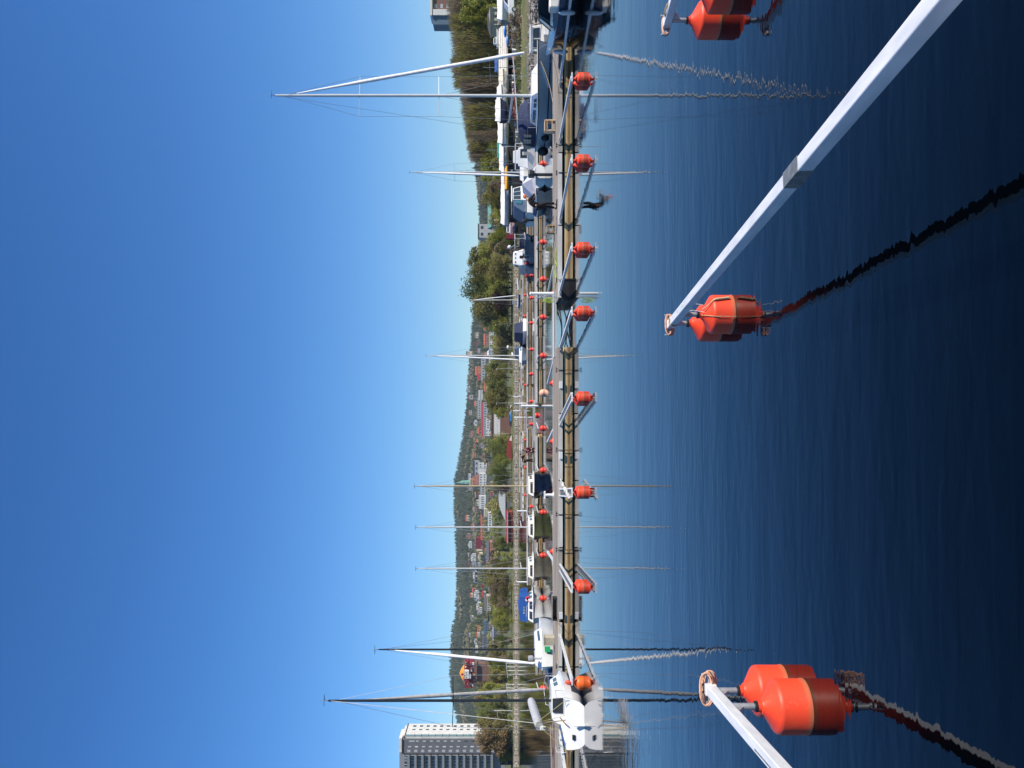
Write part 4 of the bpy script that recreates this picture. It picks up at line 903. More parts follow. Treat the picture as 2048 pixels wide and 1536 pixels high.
# tin skiff behind jetty centre-right
o = empty('rowing_boat', (XX(1345, 47), 47.5, 0), R(95), 'grey covered rowing boat behind the jetty right of the white sailboat bow', 'boat')
boat_base(o, 4.0, 1.5, .45, .6, .2, .7, M_slate, M_slate)

# ------------------------------------------------------------------ people
M_skin = mat('skin', (.55, .30, .21), .6, var=.05); M_blackcl = mat('black_cloth', (.012, .012, .014), .9, var=.2); M_cap = mat('orange_cap', (.85, .20, .02), .8)
def skin_mesh(name, joints, edges, radii, m, parent, rootj=0, sub=2):
    me = bpy.data.meshes.new(name); me.from_pydata([Vector(j) for j in joints], edges, []); me.materials.append(m)
    bm = bmesh.new(); bm.from_mesh(me); sk = bm.verts.layers.skin.verify(); bm.verts.ensure_lookup_table()
    for i, v in enumerate(bm.verts): v[sk].radius = (radii[i], radii[i]); v[sk].use_root = (i == rootj)
    bm.to_mesh(me); bm.free()
    o = bpy.data.objects.new(name, me); col.objects.link(o); o.parent = parent
    s = o.modifiers.new('skin', 'SKIN'); s.use_smooth_shade = True
    u = o.modifiers.new('sub', 'SUBSURF'); u.levels = u.render_levels = sub
    return o
def person(loc, rz, J, label, cloth, trousers, cap=None, hair=None, sc_=1.):
    """J: joints in metres, facing +x. keys pelvis belly chest neck head, shL elL haL, hipL knL anL toL and R"""
    o = empty('person', loc, rz, label, 'person'); o.scale = (sc_,) * 3
    names = ['pelvis', 'belly', 'chest', 'neck', 'head'] + [a + s for s in 'LR' for a in ('sh', 'el', 'ha', 'hip', 'kn', 'an', 'to')]
    P = [Vector(J[k]) for k in names]; ix = {k: i for i, k in enumerate(names)}
    E = [(0, 1), (1, 2), (2, 3), (3, 4)]
    for s in 'LR': E += [(2, ix['sh' + s]), (ix['sh' + s], ix['el' + s]), (ix['el' + s], ix['ha' + s]), (0, ix['hip' + s]), (ix['hip' + s], ix['kn' + s]), (ix['kn' + s], ix['an' + s]), (ix['an' + s], ix['to' + s])]
    rad = dict(pelvis=.115, belly=.115, chest=.125, neck=.055, head=.085, sh=.055, el=.042, ha=.03, hip=.085, kn=.058, an=.04, to=.035)
    r = [rad[k] if k in rad else rad[k[:-1]] for k in names]
    skin_mesh('body', P, E, r, M_skin, o)
    up = (P[4] - P[3]).normalized(); hc = P[4] + up * .03
    MB().ball(hc, (.088, .078, .115), 14, 10).build('head', M_skin, o, smooth=80)
    fw = (Vector(J['look']) if 'look' in J else Vector((1, 0, 0))).normalized(); sdv = up.cross(fw).normalized()
    MB().ball(hc + fw * .09 - up * .01, .016, 6, 4).build('nose', M_skin, o)
    for s in (-1, 1):
        MB().ball(hc + fw * .078 + sdv * (.03 * s) + up * .015, .011, 6, 4).build('eye', M_dark, o); MB().ball(hc + sdv * (.08 * s), (.02, .012, .03), 6, 4).build('ear', M_skin, o)
    MB().ball(hc + fw * .082 - up * .055, (.01, .024, .007), 6, 4).build('mouth', mat('lips', (.35, .12, .10), .6), o)
    if cap:
        MB().ball(hc + up * .045, (.10, .09, .085), 14, 8).build('cap', cap, o, smooth=80)
        MB().box(hc + fw * .12 + up * .05, (.10, .13, .012)).build('cap_brim', cap, o)
    if hair: MB().ball(hc + up * .03 - fw * .02, (.098, .09, .105), 14, 8).build('hair', hair, o, smooth=80)
    # hands with five fingers
    for s in 'LR':
        h = P[ix['ha' + s]]; d = (h - P[ix['el' + s]]).normalized(); v2 = d.cross(UP).normalized() if abs(d.z) < .95 else Vector((0, 1, 0)); u2 = v2.cross(d)
        hb = MB().bar(h, h + d * .085, .08, .03)
        for f in range(4):
            a0 = h + d * .08 + v2 * (.027 - .018 * f); l = (.07, .08, .075, .06)[f]
            hb.tube([a0, a0 + d * l * .5 - u2 * .008, a0 + d * l * .85 - u2 * .03], .009, 5)
        a0 = h + d * .02 + v2 * .04; hb.tube([a0, a0 + d * .035 + v2 * .03, a0 + d * .07 + v2 * .03], .011, 5)
        hb.build('hand', M_skin, o, smooth=60)
    # clothes: jacket and trousers as slightly larger skins
    jn = ['chest', 'belly', 'pelvis', 'shL', 'elL', 'shR', 'elR']; jp = [Vector(J[k]) for k in jn]
    for s in 'LR': jp.append(Vector(J['el' + s]).lerp(Vector(J['ha' + s]), .78 if 'sleeve' not in J else J['sleeve']))
    jp.append(Vector(J['chest']).lerp(Vector(J['neck']), .75))
    skin_mesh('jacket', jp, [(0, 1), (1, 2), (0, 3), (3, 4), (4, 7), (0, 5), (5, 6), (6, 8), (0, 9)], [.155, .15, .135, .085, .062, .085, .062, .045, .045, .07], cloth, o, sub=2)
    tn = ['pelvis', 'hipL', 'knL', 'hipR', 'knR']; tp = [Vector(J[k]) for k in tn] + [Vector(J['knL']).lerp(Vector(J['anL']), .92), Vector(J['knR']).lerp(Vector(J['anR']), .92)]
    skin_mesh('trousers', tp, [(0, 1), (1, 2), (2, 5), (0, 3), (3, 4), (4, 6)], [.135, .11, .08, .11, .08, .06, .06], trousers, o, sub=2)
    for s in 'LR':
        a0 = Vector(J['an' + s]); t0 = Vector(J['to' + s]); MB().bar(a0 - (t0 - a0).normalized() * .06 - UP * .03, t0 + (t0 - a0).normalized() * .05 - UP * .0, .09, .08).build('shoe', M_black, o, bev=.02)
    return o
bend = dict(pelvis=(0, 0, .95), belly=(.10, 0, 1.10), chest=(.27, 0, 1.28), neck=(.38, 0, 1.42), head=(.46, 0, 1.50), look=(.9, 0, -.45),
            shL=(.30, .18, 1.30), elL=(.48, .20, 1.08), haL=(.72, .12, 1.10), shR=(.30, -.18, 1.30), elR=(.50, -.2, 1.10), haR=(.74, -.10, 1.14), sleeve=.35,
            hipL=(0, .09, .90), knL=(.06, .11, .50), anL=(-.02, .12, .09), toL=(.14, .14, .04), hipR=(0, -.09, .90), knR=(.14, -.10, .50), anR=(.10, -.11, .09), toR=(.26, -.12, .04))
person((XX(413, 38.9), 38.9, .46), R(12), bend, 'person in black with an orange cap bending forward on the nearest jetty', M_blackcl, M_blackcl, cap=M_cap)
sit = dict(pelvis=(-.1, 0, .28), belly=(-.02, 0, .45), chest=(.10, 0, .66), neck=(.17, 0, .80), head=(.22, 0, .90), look=(.8, 0, -.5),
           shL=(.10, .18, .68), elL=(.24, .22, .46), haL=(.42, .12, .36), shR=(.10, -.18, .68), elR=(.24, -.22, .46), haR=(.42, -.12, .36),
           hipL=(-.05, .10, .26), knL=(.36, .14, .46), anL=(.30, .14, .08), toL=(.46, .15, .04), hipR=(-.05, -.10, .26), knR=(.34, -.14, .40), anR=(.24, -.14, .08), toR=(.42, -.15, .04))
person((XX(901, 73.6), 73.7, .43), R(-80), sit, 'person in a maroon jacket crouching on the second jetty left of the gap', mat('maroon_jacket', (.13, .015, .05), .8), mat('dark_trousers', (.03, .025, .04), .9), hair=M_black, sc_=1.1)
bend2 = dict(bend); bend2.update(neck=(.52, 0, 1.20), head=(.60, 0, 1.24), chest=(.38, 0, 1.16), belly=(.16, 0, 1.06), shL=(.40, .18, 1.18), shR=(.40, -.18, 1.18), elL=(.46, .2, .92), haL=(.52, .14, .70), elR=(.46, -.2, .92), haR=(.52, -.14, .70), look=(.6, 0, -.8))
person((XX(922, 76.0), 76.0, .43), R(20), bend2, 'person in dark brown clothes stooping on the second jetty', mat('dark_brown_coat', (.05, .03, .02), .9), mat('dark_brown_trousers', (.045, .03, .02), .9), hair=M_black)
# ------------------------------------------------------------------ trees
def m_leaf(name, a, b_, sc_=.35):
    m = mat(name, a, .85, var=.25, scale=sc_, c2=b_, det=3); n = m.node_tree; b = n.nodes['Principled BSDF']   # thin spring leaves let light through
    t = n.nodes.new('ShaderNodeBsdfTranslucent'); x = n.nodes.new('ShaderNodeMixShader'); x.inputs[0].default_value = .38
    n.links.new(b.inputs['Base Color'].links[0].from_socket, t.inputs[0]); n.links.new(b.outputs[0], x.inputs[1]); n.links.new(t.outputs[0], x.inputs[2]); n.links.new(x.outputs[0], n.nodes['Material Output'].inputs[0])
    return m
LEAF = {'olive': m_leaf('olive_buds', (.22, .20, .06), (.38, .34, .11)), 'yellow': m_leaf('yellow_green_leaves', (.27, .29, .05), (.45, .45, .09)),
        'green': m_leaf('fresh_green_leaves', (.14, .18, .04), (.27, .30, .075)), 'brown': m_leaf('bare_brown_twigs', (.20, .15, .10), (.36, .28, .19), .5),
        'dark': m_leaf('dark_needles', (.018, .032, .014), (.04, .06, .025)), 'red': m_leaf('reddish_brown_twigs', (.13, .06, .045), (.20, .10, .07)), 'tan': m_leaf('tan_catkins', (.26, .18, .08), (.38, .28, .13))}
M_bark = mat('tree_bark', (.09, .075, .06), .9, var=.3); M_birch = mat('pale_bark', (.40, .36, .30), .9, var=.3, scale=8)
def crown_leafy(seed, n, flat=.5, leaf=.045, clumps=34):
    """unit tree: height 1, crown radius about flat"""
    r = random.Random(seed); b = MB(); cs = []
    for _ in range(clumps):
        while True:
            v = Vector((r.uniform(-1, 1), r.uniform(-1, 1), r.uniform(-1, 1)))
            if .35 < v.length < 1: break
        cs.append((Vector((v.x * flat * .8, v.y * flat * .8, (.56 if flat < .4 else .53) + v.z * .42)), r.uniform(.07, .15) * (flat / .4)))
    for i in range(n):
        c, s = r.choice(cs)
        v = Vector((r.gauss(0, 1), r.gauss(0, 1), r.gauss(0, .8))).normalized() * s * r.uniform(.35, 1.12)
        q = c + v; l = leaf * r.uniform(.6, 1.4)
        a = Vector((r.gauss(0, 1), r.gauss(0, 1), r.gauss(0, 1))).normalized(); bb = a.orthogonal().normalized()
        b.add([q - a * l * .5, q + a * l * .5 + bb * l * .2, q + bb * l], [(0, 1, 2)])
    return b, cs
def limbs(cs, r0=.022, k=9, h0=.18):
    b = MB(); b.tube([(0, 0, -.03), (.005, 0, .25), (-.005, .01, .62)], [r0, r0 * .75, r0 * .3], 6)
    for c, s in cs[:k]: b.tube([(0, 0, h0 + .25 * (c.z - .3)), c * .5 + Vector((0, 0, .16)), c], [r0 * .45, r0 * .25, .003], 4)
    return b
def crown_bare(seed, n, spread=.13):
    r = random.Random(seed); b = MB()
    for i in range(n):
        z = r.uniform(.12, .88); a = r.uniform(0, 6.283); rad = spread * (1 - .75 * abs(z - .45)) * r.random() ** .6
        p0 = Vector((math.cos(a) * rad, math.sin(a) * rad, z)); l = r.uniform(.07, .22) * (1.15 - z * .6)
        p1 = p0 + Vector((math.cos(a) * l * .16 + r.gauss(0, .01), math.sin(a) * l * .16 + r.gauss(0, .01), l))
        wd = Vector((math.sin(a + r.uniform(-1, 1)), math.cos(a), 0)) * r.uniform(.0022, .0055)
        b.add([p0 - wd, p0 + wd, p1], [(0, 1, 2)])
        if i % 3 == 0:
            q = p0.lerp(p1, .5); b.add([q, q + Vector((math.cos(a + 1) * .03, math.sin(a + 1) * .03, .03)), q + Vector((0, 0, .012))], [(0, 1, 2)])
    t = MB().tube([(0, 0, -.03), (0, 0, .5), (.004, 0, .97)], [.012, .008, .002], 5)
    for i in range(12):
        z = r.uniform(.15, .6); a = r.uniform(0, 6.28); t.tube([(0, 0, z), (math.cos(a) * .07, math.sin(a) * .07, z + .15), (math.cos(a) * .09, math.sin(a) * .09, z + .32)], [.005, .003, .001], 4)
    return b, t
def crown_conifer(seed):
    r = random.Random(seed); b = MB()
    for lev in range(13):
        z = .12 + lev * .067; rad = .17 * (1 - lev / 13.5) * r.uniform(.85, 1.15); k = 11
        for i in range(k):
            a = 6.283 * i / k + r.uniform(-.2, .2); rr_ = rad * r.uniform(.7, 1.15); a2 = a + .30
            b.add([(0, 0, z + .07), (math.cos(a) * rr_, math.sin(a) * rr_, z - .03), (math.cos(a2) * rr_ * .9, math.sin(a2) * rr_ * .9, z - .015)], [(0, 1, 2)])
            b.add([(0, 0, z + .02), (math.cos(a2) * rr_, math.sin(a2) * rr_, z - .05), (math.cos(a) * rr_ * .8, math.sin(a) * rr_ * .8, z - .005)], [(0, 1, 2)])
    return b
TREE = {}
def protos():
    for k, flat in (('round', .46), ('oval', .34), ('wide', .60)):
        for v in range(3):
            b, cs = crown_leafy(len(TREE) * 7 + v, 5200, flat, .030)
            TREE[k, v] = (b, limbs(cs))
    for v in range(4): TREE['bare', v] = crown_bare(50 + v, 900, (.12, .15, .10, .17)[v])
    for v in range(3): TREE['conifer', v] = (crown_conifer(70 + v), MB().tube([(0, 0, -.03), (0, 0, .5)], [.012, .006], 5))
    b, cs = crown_leafy(200, 3000, .8, .05, 20)
    b.v = [(x, y, max(-.02, (z - .22) * 1.15)) for x, y, z in b.v]; TREE['bush', 0] = (b, MB().tube([(0, 0, -.05), (0, 0, .4)], .01, 4))
protos()
TM = {}
def tree(X, D, h, kind, leaf, label, cat='tree', group=None, wide=1., bark=None, v=None, name=None, z=None):
    v = rnd.randrange(sum(1 for k in TREE if k[0] == kind)) if v is None else v
    key = (kind, v, leaf, id(bark))
    if key not in TM:
        c, t = TREE[kind, v]; TM[key] = (c.mesh('crown', LEAF[leaf]), t.mesh('trunk', bark or M_bark))
    nm = name or {'bare': 'poplar_tree', 'conifer': 'spruce_tree', 'bush': 'bush'}.get(kind, 'leafy_tree')
    o = empty(nm, (X, D, ground(X, D) - .1 if z is None else z), rnd.uniform(0, 6.28), label, cat, group)
    s = (h * wide, h * wide, h)
    put('crown', TM[key][0], o, sc3=s); put('trunk', TM[key][1], o, sc3=s)
    return o
def tree_px(y, xtop, D, kind, leaf, label, **k):
    X = XX(y, D); zt = ZZ(xtop, D); g = ground(X, D); return tree(X, D, max(1.2, zt - g + .1), kind, leaf, label, **k)
# right bank: rows of bare poplars
top = [(-80, 897), (40, 893), (60, 900), (100, 907), (150, 900), (180, 922), (230, 925), (290, 935), (340, 945)]
for row, (D, k) in enumerate(((205, 3), (228, -3), (252, 5))):
    y = -80 + row * 4
    while y < 318:
        lf_ = 'olive' if rnd.random() < .42 else 'brown'
        tree_px(y + rnd.uniform(-3, 3), interp(y, top) + rnd.uniform(-7, 9) - row * 1.0, D + rnd.uniform(-5, 5), 'bare', lf_, ('front', 'middle', 'back')[row] + ' row ' + ('bare brown' if lf_ == 'brown' else 'olive budding') + ' poplar ' + lm(y), group='poplars behind the boat yard', wide=rnd.uniform(.8, 1.25) * (1 if lf_ == 'brown' else 1.3))
        y += rnd.uniform(9, 13)
for y, xt in ((8, 912), (24, 905), (52, 915), (75, 908), (112, 904), (128, 912), (165, 924), (205, 932), (240, 938), (262, 932), (283, 935), (300, 930), (318, 944), (336, 940), (352, 948)):
    tree_px(y, xt, 275 + rnd.uniform(-8, 8), 'conifer', 'dark', 'dark spruce rising behind the poplars ' + lm(y), group='dark spruces behind the poplars', wide=rnd.uniform(1.0, 1.5))
for y, xt, lf, lb in ((20, 912, 'yellow', 'yellow green budding tree below the white apartment block at the right'), (36, 918, 'yellow', 'smaller yellow green budding tree left of the first one under the apartment block'), (5, 925, 'green', 'dark green tree at the right edge under the apartment block')):
    tree_px(y, xt, 195, 'oval', lf, lb, wide=.75)
tg = 'budding trees behind the boat yard'
for y, xt, D, lf in ((268, 948, 215, 'green'), (285, 940, 235, 'dark'), (300, 952, 210, 'olive'), (318, 950, 230, 'green'), (335, 955, 205, 'yellow'), (350, 962, 225, 'olive'), (368, 960, 215, 'olive'), (385, 965, 235, 'yellow'), (400, 962, 220, 'olive'), (418, 968, 240, 'olive'), (300, 975, 180, 'yellow'), (325, 978, 178, 'olive'), (348, 980, 185, 'yellow'), (372, 978, 182, 'brown'), (398, 975, 180, 'olive'), (420, 982, 190, 'yellow'), (440, 978, 200, 'olive'), (458, 985, 215, 'yellow'), (475, 978, 240, 'yellow'), (495, 985, 260, 'brown')):
    tree_px(y, xt, D, rnd.choice(('round', 'oval')), lf, {'green': 'green tree by the yard', 'dark': 'dark green tree by the yard', 'olive': 'olive tree by the yard', 'yellow': 'yellow green tree by the yard', 'brown': 'brown bare tree by the yard'}[lf].replace(' behind the long white boat covers', ' behind the boat yard') + ' ' + lm(y).replace('in line with', 'near'), group=tg, wide=rnd.uniform(.8, 1.1))
# middle: the big willow and its neighbours
WL = [(590, 921, 372, 'round', 'green', 'tallest green willow by the shore above the leaning mast', 1.0, 0), (565, 928, 376, 'round', 'olive', 'big olive green willow right of the tallest one', .95, 1), (540, 925, 384, 'round', 'green', 'tall green tree in the middle of the willow clump', .9, 2),
      (522, 934, 380, 'oval', 'olive', 'tall olive tree at the right end of the willow clump', 1.25, 0), (505, 950, 375, 'round', 'yellow', 'yellow olive tree at the right foot of the willow clump', 1.0, 1), (488, 966, 372, 'round', 'olive', 'low olive tree right of the willow clump', 1.1, 2),
      (472, 972, 370, 'round', 'yellow', 'low yellow green tree beside the red and white boat', 1.0, 0), (612, 938, 368, 'round', 'olive', 'olive tree at the left shoulder of the willow clump', .95, 1), (575, 962, 362, 'round', 'yellow', 'yellow green tree below the tallest willow', 1.1, 2),
      (548, 968, 362, 'round', 'olive', 'olive bush like tree low in front of the willow clump', 1.1, 0), (632, 955, 370, 'round', 'green', 'green tree left of the willow clump', .95, 1), (600, 975, 361, 'round', 'red', 'reddish twiggy tree low at the left foot of the willows', 1.0, 2),
      (648, 975, 366, 'round', 'yellow', 'small yellow green tree left of the willows', 1.1, 0), (525, 982, 360, 'wide', 'olive', 'low spreading olive tree in front of the right willows', 1.2, 1), (665, 992, 364, 'bush', 'dark', 'dark green shore bush beside the blue grey sailboat masts', 1.0, 0), (680, 986, 366, 'round', 'olive', 'small olive tree behind the navy hooded boat', 1.1, 1)]
for y, xt, D, kd, lf, lb, wd_, vv in WL: tree_px(y, xt, D, kd, lf, lb, wide=wd_, v=vv, cat='bush' if kd == 'bush' else 'tree')
names = ('olive green', 'yellow green', 'brown twiggy', 'reddish bare', 'fresh green')
cols5 = ('olive', 'yellow', 'brown', 'red', 'green')
shore = [(700, 985, 'olive', 'round'), (722, 978, 'olive', 'round'), (738, 968, 'green', 'oval'), (755, 966, 'olive', 'round'), (775, 962, 'green', 'round'), (795, 965, 'olive', 'round'), (812, 972, 'olive', 'oval'), (826, 986, 'yellow', 'oval'),
         (880, 982, 'yellow', 'round'), (895, 976, 'green', 'wide'), (908, 980, 'green', 'round'), (922, 985, 'yellow', 'round'), (940, 976, 'green', 'wide'), (955, 978, 'green', 'round'), (966, 984, 'olive', 'oval'), (978, 990, 'red', 'round'),
         (1100, 985, 'dark', 'conifer'), (1085, 988, 'green', 'round'), (1118, 998, 'yellow', 'bush'), (1135, 972, 'olive', 'round'), (1148, 962, 'olive', 'oval'), (1163, 968, 'olive', 'round'), (1178, 975, 'brown', 'round'), (1192, 978, 'olive', 'wide'), (1208, 985, 'brown', 'round'),
         (1228, 984, 'yellow', 'round'), (1243, 982, 'yellow', 'round'), (1256, 990, 'olive', 'round'), (1130, 992, 'yellow', 'round'), (1155, 995, 'brown', 'round'), (1175, 998, 'olive', 'round')]
for i, (y, xt, lf, kd) in enumerate(shore):
    dn = {'olive': 'olive', 'yellow': 'yellow green', 'green': 'fresh green', 'red': 'reddish', 'dark': 'dark', 'brown': 'brown'}[lf]
    side = 'right of the red brick block' if y < 830 else 'between the brick block and the church tower' if y < 1000 else 'left of the red boathouse' 
    tree_px(y, xt, 372 + (i * 37) % 40, kd, lf, f'{dn} shore tree ' + lm(y), group='budding trees along the far shore', wide=.95)
for i in range(26):
    y = 1275 + i * 9.6 + rnd.uniform(-4, 4)
    if y > 1462 and y < 1540: pass
    xt = interp(y, ((1275, 985), (1310, 965), (1340, 962), (1370, 960), (1400, 945), (1440, 942), (1475, 960), (1510, 990))) + rnd.uniform(-4, 16)
    lf = rnd.choice(('olive', 'yellow', 'tan', 'green', 'olive'))
    tree_px(y, xt, 366 + rnd.uniform(0, 60) if y < 1450 else 362, rnd.choice(('round', 'oval')), lf, {'olive': 'olive', 'yellow': 'yellow green', 'tan': 'tan flowering', 'green': 'green'}[lf] + ' slender shore tree ' + lm(y), group='grove behind the left sailboat masts', wide=.75, bark=M_birch)
tree_px(1470, 942, 360, 'round', 'tan', 'tan brown budding tree in front of the tall apartment block', wide=.82, v=1)
tree_px(1492, 958, 359, 'oval', 'tan', 'smaller tan tree before the dark face of the tall apartment block', wide=.95)
for i in range(40):   # low bushes along the shore
    y = rnd.uniform(640, 1500); D = 361 + rnd.uniform(0, 8)
    tree(XX(y, D), D, rnd.uniform(1.2, 3.6), 'bush', rnd.choice(('olive', 'brown', 'green', 'yellow')), 'low bush on the far shore ' + lm(y), cat='bush', group='low bushes on the far shore', wide=1.1)
tree(XX(62, 92), 92, 1.9, 'bush', 'brown', 'brown leafless bush on the near right bank below the blue kayaks', cat='bush', wide=1.6)
tree(XX(160, 95), 95, .9, 'bush', 'green', 'small green bush on the near right bank', cat='bush', wide=1.3)

# ------------------------------------------------------------------ buildings
def wallm(n, c): return mat(n, c, .85, var=.08, scale=.4, det=6)
W = {'white': wallm('white_render', (.66, .65, .62)), 'cream': wallm('cream_render', (.66, .58, .40)), 'yellow': wallm('yellow_render', (.62, .42, .12)), 'brick': wallm('red_brown_brick', (.20, .105, .08)), 'red': wallm('falu_red_boards', (.28, .045, .035)),
     'grey': wallm('grey_cladding', (.15, .155, .165)), 'orange': wallm('orange_render', (.60, .22, .07)), 'blue': wallm('blue_grey_boards', (.10, .16, .22)), 'pink': wallm('salmon_brick', (.42, .18, .12)), 'dark': wallm('dark_boards', (.035, .035, .04)), 'beige': wallm('beige_render', (.50, .44, .35)), 'lgrey': wallm('light_grey_render', (.42, .43, .44)), 'maroon': wallm('maroon_cladding', (.22, .012, .03))}
RF = {'tile': mat('red_roof_tiles', (.42, .10, .055), .85, var=.2, scale=2), 'navy': mat('blue_black_roof', (.03, .035, .055), .6, var=.15), 'grey': mat('grey_metal_roof', (.22, .23, .25), .5, var=.12), 'white': mat('white_metal_roof', (.62, .63, .65), .5, var=.05), 'green': mat('verdigris_copper', (.13, .30, .24), .7, var=.15), 'redm': mat('red_metal_roof', (.36, .035, .03), .5, var=.12), 'slate': mat('slate_roof', (.10, .10, .11), .8, var=.15)}
M_pane = mat('window_glass', (.04, .05, .065), .1, var=.2); M_frame = mat('white_window_frame', (.72, .71, .68), .6)
WM = {}
def depth_for(x, y):
    """distance at which the ground shows in column x"""
    D = 360.
    while D < 2500:
        X = XX(y, D)
        if HZ - (ground(X, D) - H) / D * F <= x: return D
        D *= 1.01
    return D
def building(y0, y1, xt, xb, wall, roof, label, D=None, rt='gable', nf=2, nc=3, dep=None, eave=.28, name='house', winw=.42, winh=.36, wmat=None, cat='house', group=None, cut=(0, 1)):
    """y0<y1 picture rows, xt roof top column, xb foot column"""
    D = D or depth_for(xb, (y0 + y1) / 2)
    x0, x1 = XX(y1, D), XX(y0, D); wd = x1 - x0; zb = ZZ(xb, D); zt = ZZ(xt, D); ht = zt - zb; dep = dep or max(6, min(14, wd * .6))
    HOUSES.append((y0, y1, D)); g = ground((x0 + x1) / 2, D)
    o = empty(name, ((x0 + x1) / 2, D, zb), 0, label, cat, group)
    rh = ht * eave if rt in ('gable', 'end', 'hip') else .0
    wh = ht - rh
    MB().span(-wd / 2, wd / 2, 0, dep, min(-1.5, g - zb - 1), wh).build('wall', W[wall], o)
    if rt == 'gable': MB().prism([(-wd / 2 - .4, -.5, wh - .15), (-wd / 2 - .4, dep / 2, ht), (-wd / 2 - .4, dep + .5, wh - .15)], (wd + .8, 0, 0)).build('roof', RF[roof], o)
    elif rt == 'end':
        MB().prism([(-wd / 2 - .4, -.4, wh - .1), (0, -.4, ht), (wd / 2 + .4, -.4, wh - .1)], (0, dep + .8, 0)).build('roof', RF[roof], o)
        MB().prism([(-wd / 2 + .1, -.42, wh), (0, -.42, ht - .35), (wd / 2 - .1, -.42, wh)], (0, .1, 0)).build('gable', W[wall], o)
    elif rt == 'hip':
        q = [Vector(v) for v in ((-wd / 2 - .4, -.4, wh), (wd / 2 + .4, -.4, wh), (wd / 2 + .4, dep + .4, wh), (-wd / 2 - .4, dep + .4, wh), (-wd / 4, dep / 2, ht), (wd / 4, dep / 2, ht))]
        MB().add(q, [(0, 1, 5, 4), (1, 2, 5), (2, 3, 4, 5), (3, 0, 4), (3, 2, 1, 0)]).build('roof', RF[roof], o)
    else: MB().span(-wd / 2 - .2, wd / 2 + .2, -.2, dep + .2, wh, wh + .35).build('roof', RF[roof], o)
    if nf and nc:
        cw = wd / nc; fh = wh / nf
        key = (round(cw, 1), round(fh, 1), wmat)
        if key not in WM: WM[key] = (MB().span(-cw * winw / 2, cw * winw / 2, -.05, .05, -fh * winh / 2, fh * winh / 2).mesh('window', wmat or M_pane),)
        for i in range(nc):
            for j in range(nf): put('window', WM[key][0], o, (-wd / 2 + cw * (i + .5), -.012, fh * (j + .5)))
    return o, wd, wh, dep
B = building
HOUSES = []
# far right: white and brown apartment block over the trees
o, wd, wh, dep = B(-60, 20, 866, 1005, 'brick', 'white', 'white and brown brick apartment block above the trees at the far right', D=420, rt='flat', nf=12, nc=5, dep=16, name='apartment_block', cat='apartment block', winw=.5, winh=.45, wmat=mat('pale_balcony_glass', (.45, .47, .48), .3))
MB().span(-wd / 2 - 3.0, -wd / 2, -1, 8, -5, wh).build('stair_wall', W['white'], o); MB().span(-wd / 2 - 7.4, -wd / 2 - 3.02, 0, 8, -5, wh).build('painted_shade_wing', W['blue'], o)  # shade on the left wing is put in as a blue grey wall colour
MB().span(-wd / 2 - 3.2, wd / 2, -1.2, 9, wh + .36, wh + 1.4).build('parapet', W['white'], o)
# beige house and yard buildings behind the boats
B(14, 50, 974, 1000, 'beige', 'slate', 'beige house with dark roof behind the boats at the far right', D=175, rt='end', nf=1, nc=3, eave=.25)
B(276, 300, 962, 990, 'dark', 'navy', 'dark barn among the trees left of the poplars', D=300, nf=1, nc=4)
B(405, 452, 975, 1000, 'cream', 'green', 'cream house with green roof on the slope behind the long white tarp', D=330, nf=1, nc=4)
B(448, 475, 957, 985, 'lgrey', 'slate', 'grey house with orange gable above the red and white boat', D=420, rt='flat', nf=2, nc=2)
B(466, 476, 958, 972, 'orange', 'tile', 'small orange brick gable at the top of the slope right of the willows', D=430, rt='end', nf=1, nc=1)
B(408, 428, 992, 1003, 'red', 'slate', 'small red cottage below the cream house with green roof', D=240, rt='end', nf=1, nc=2)
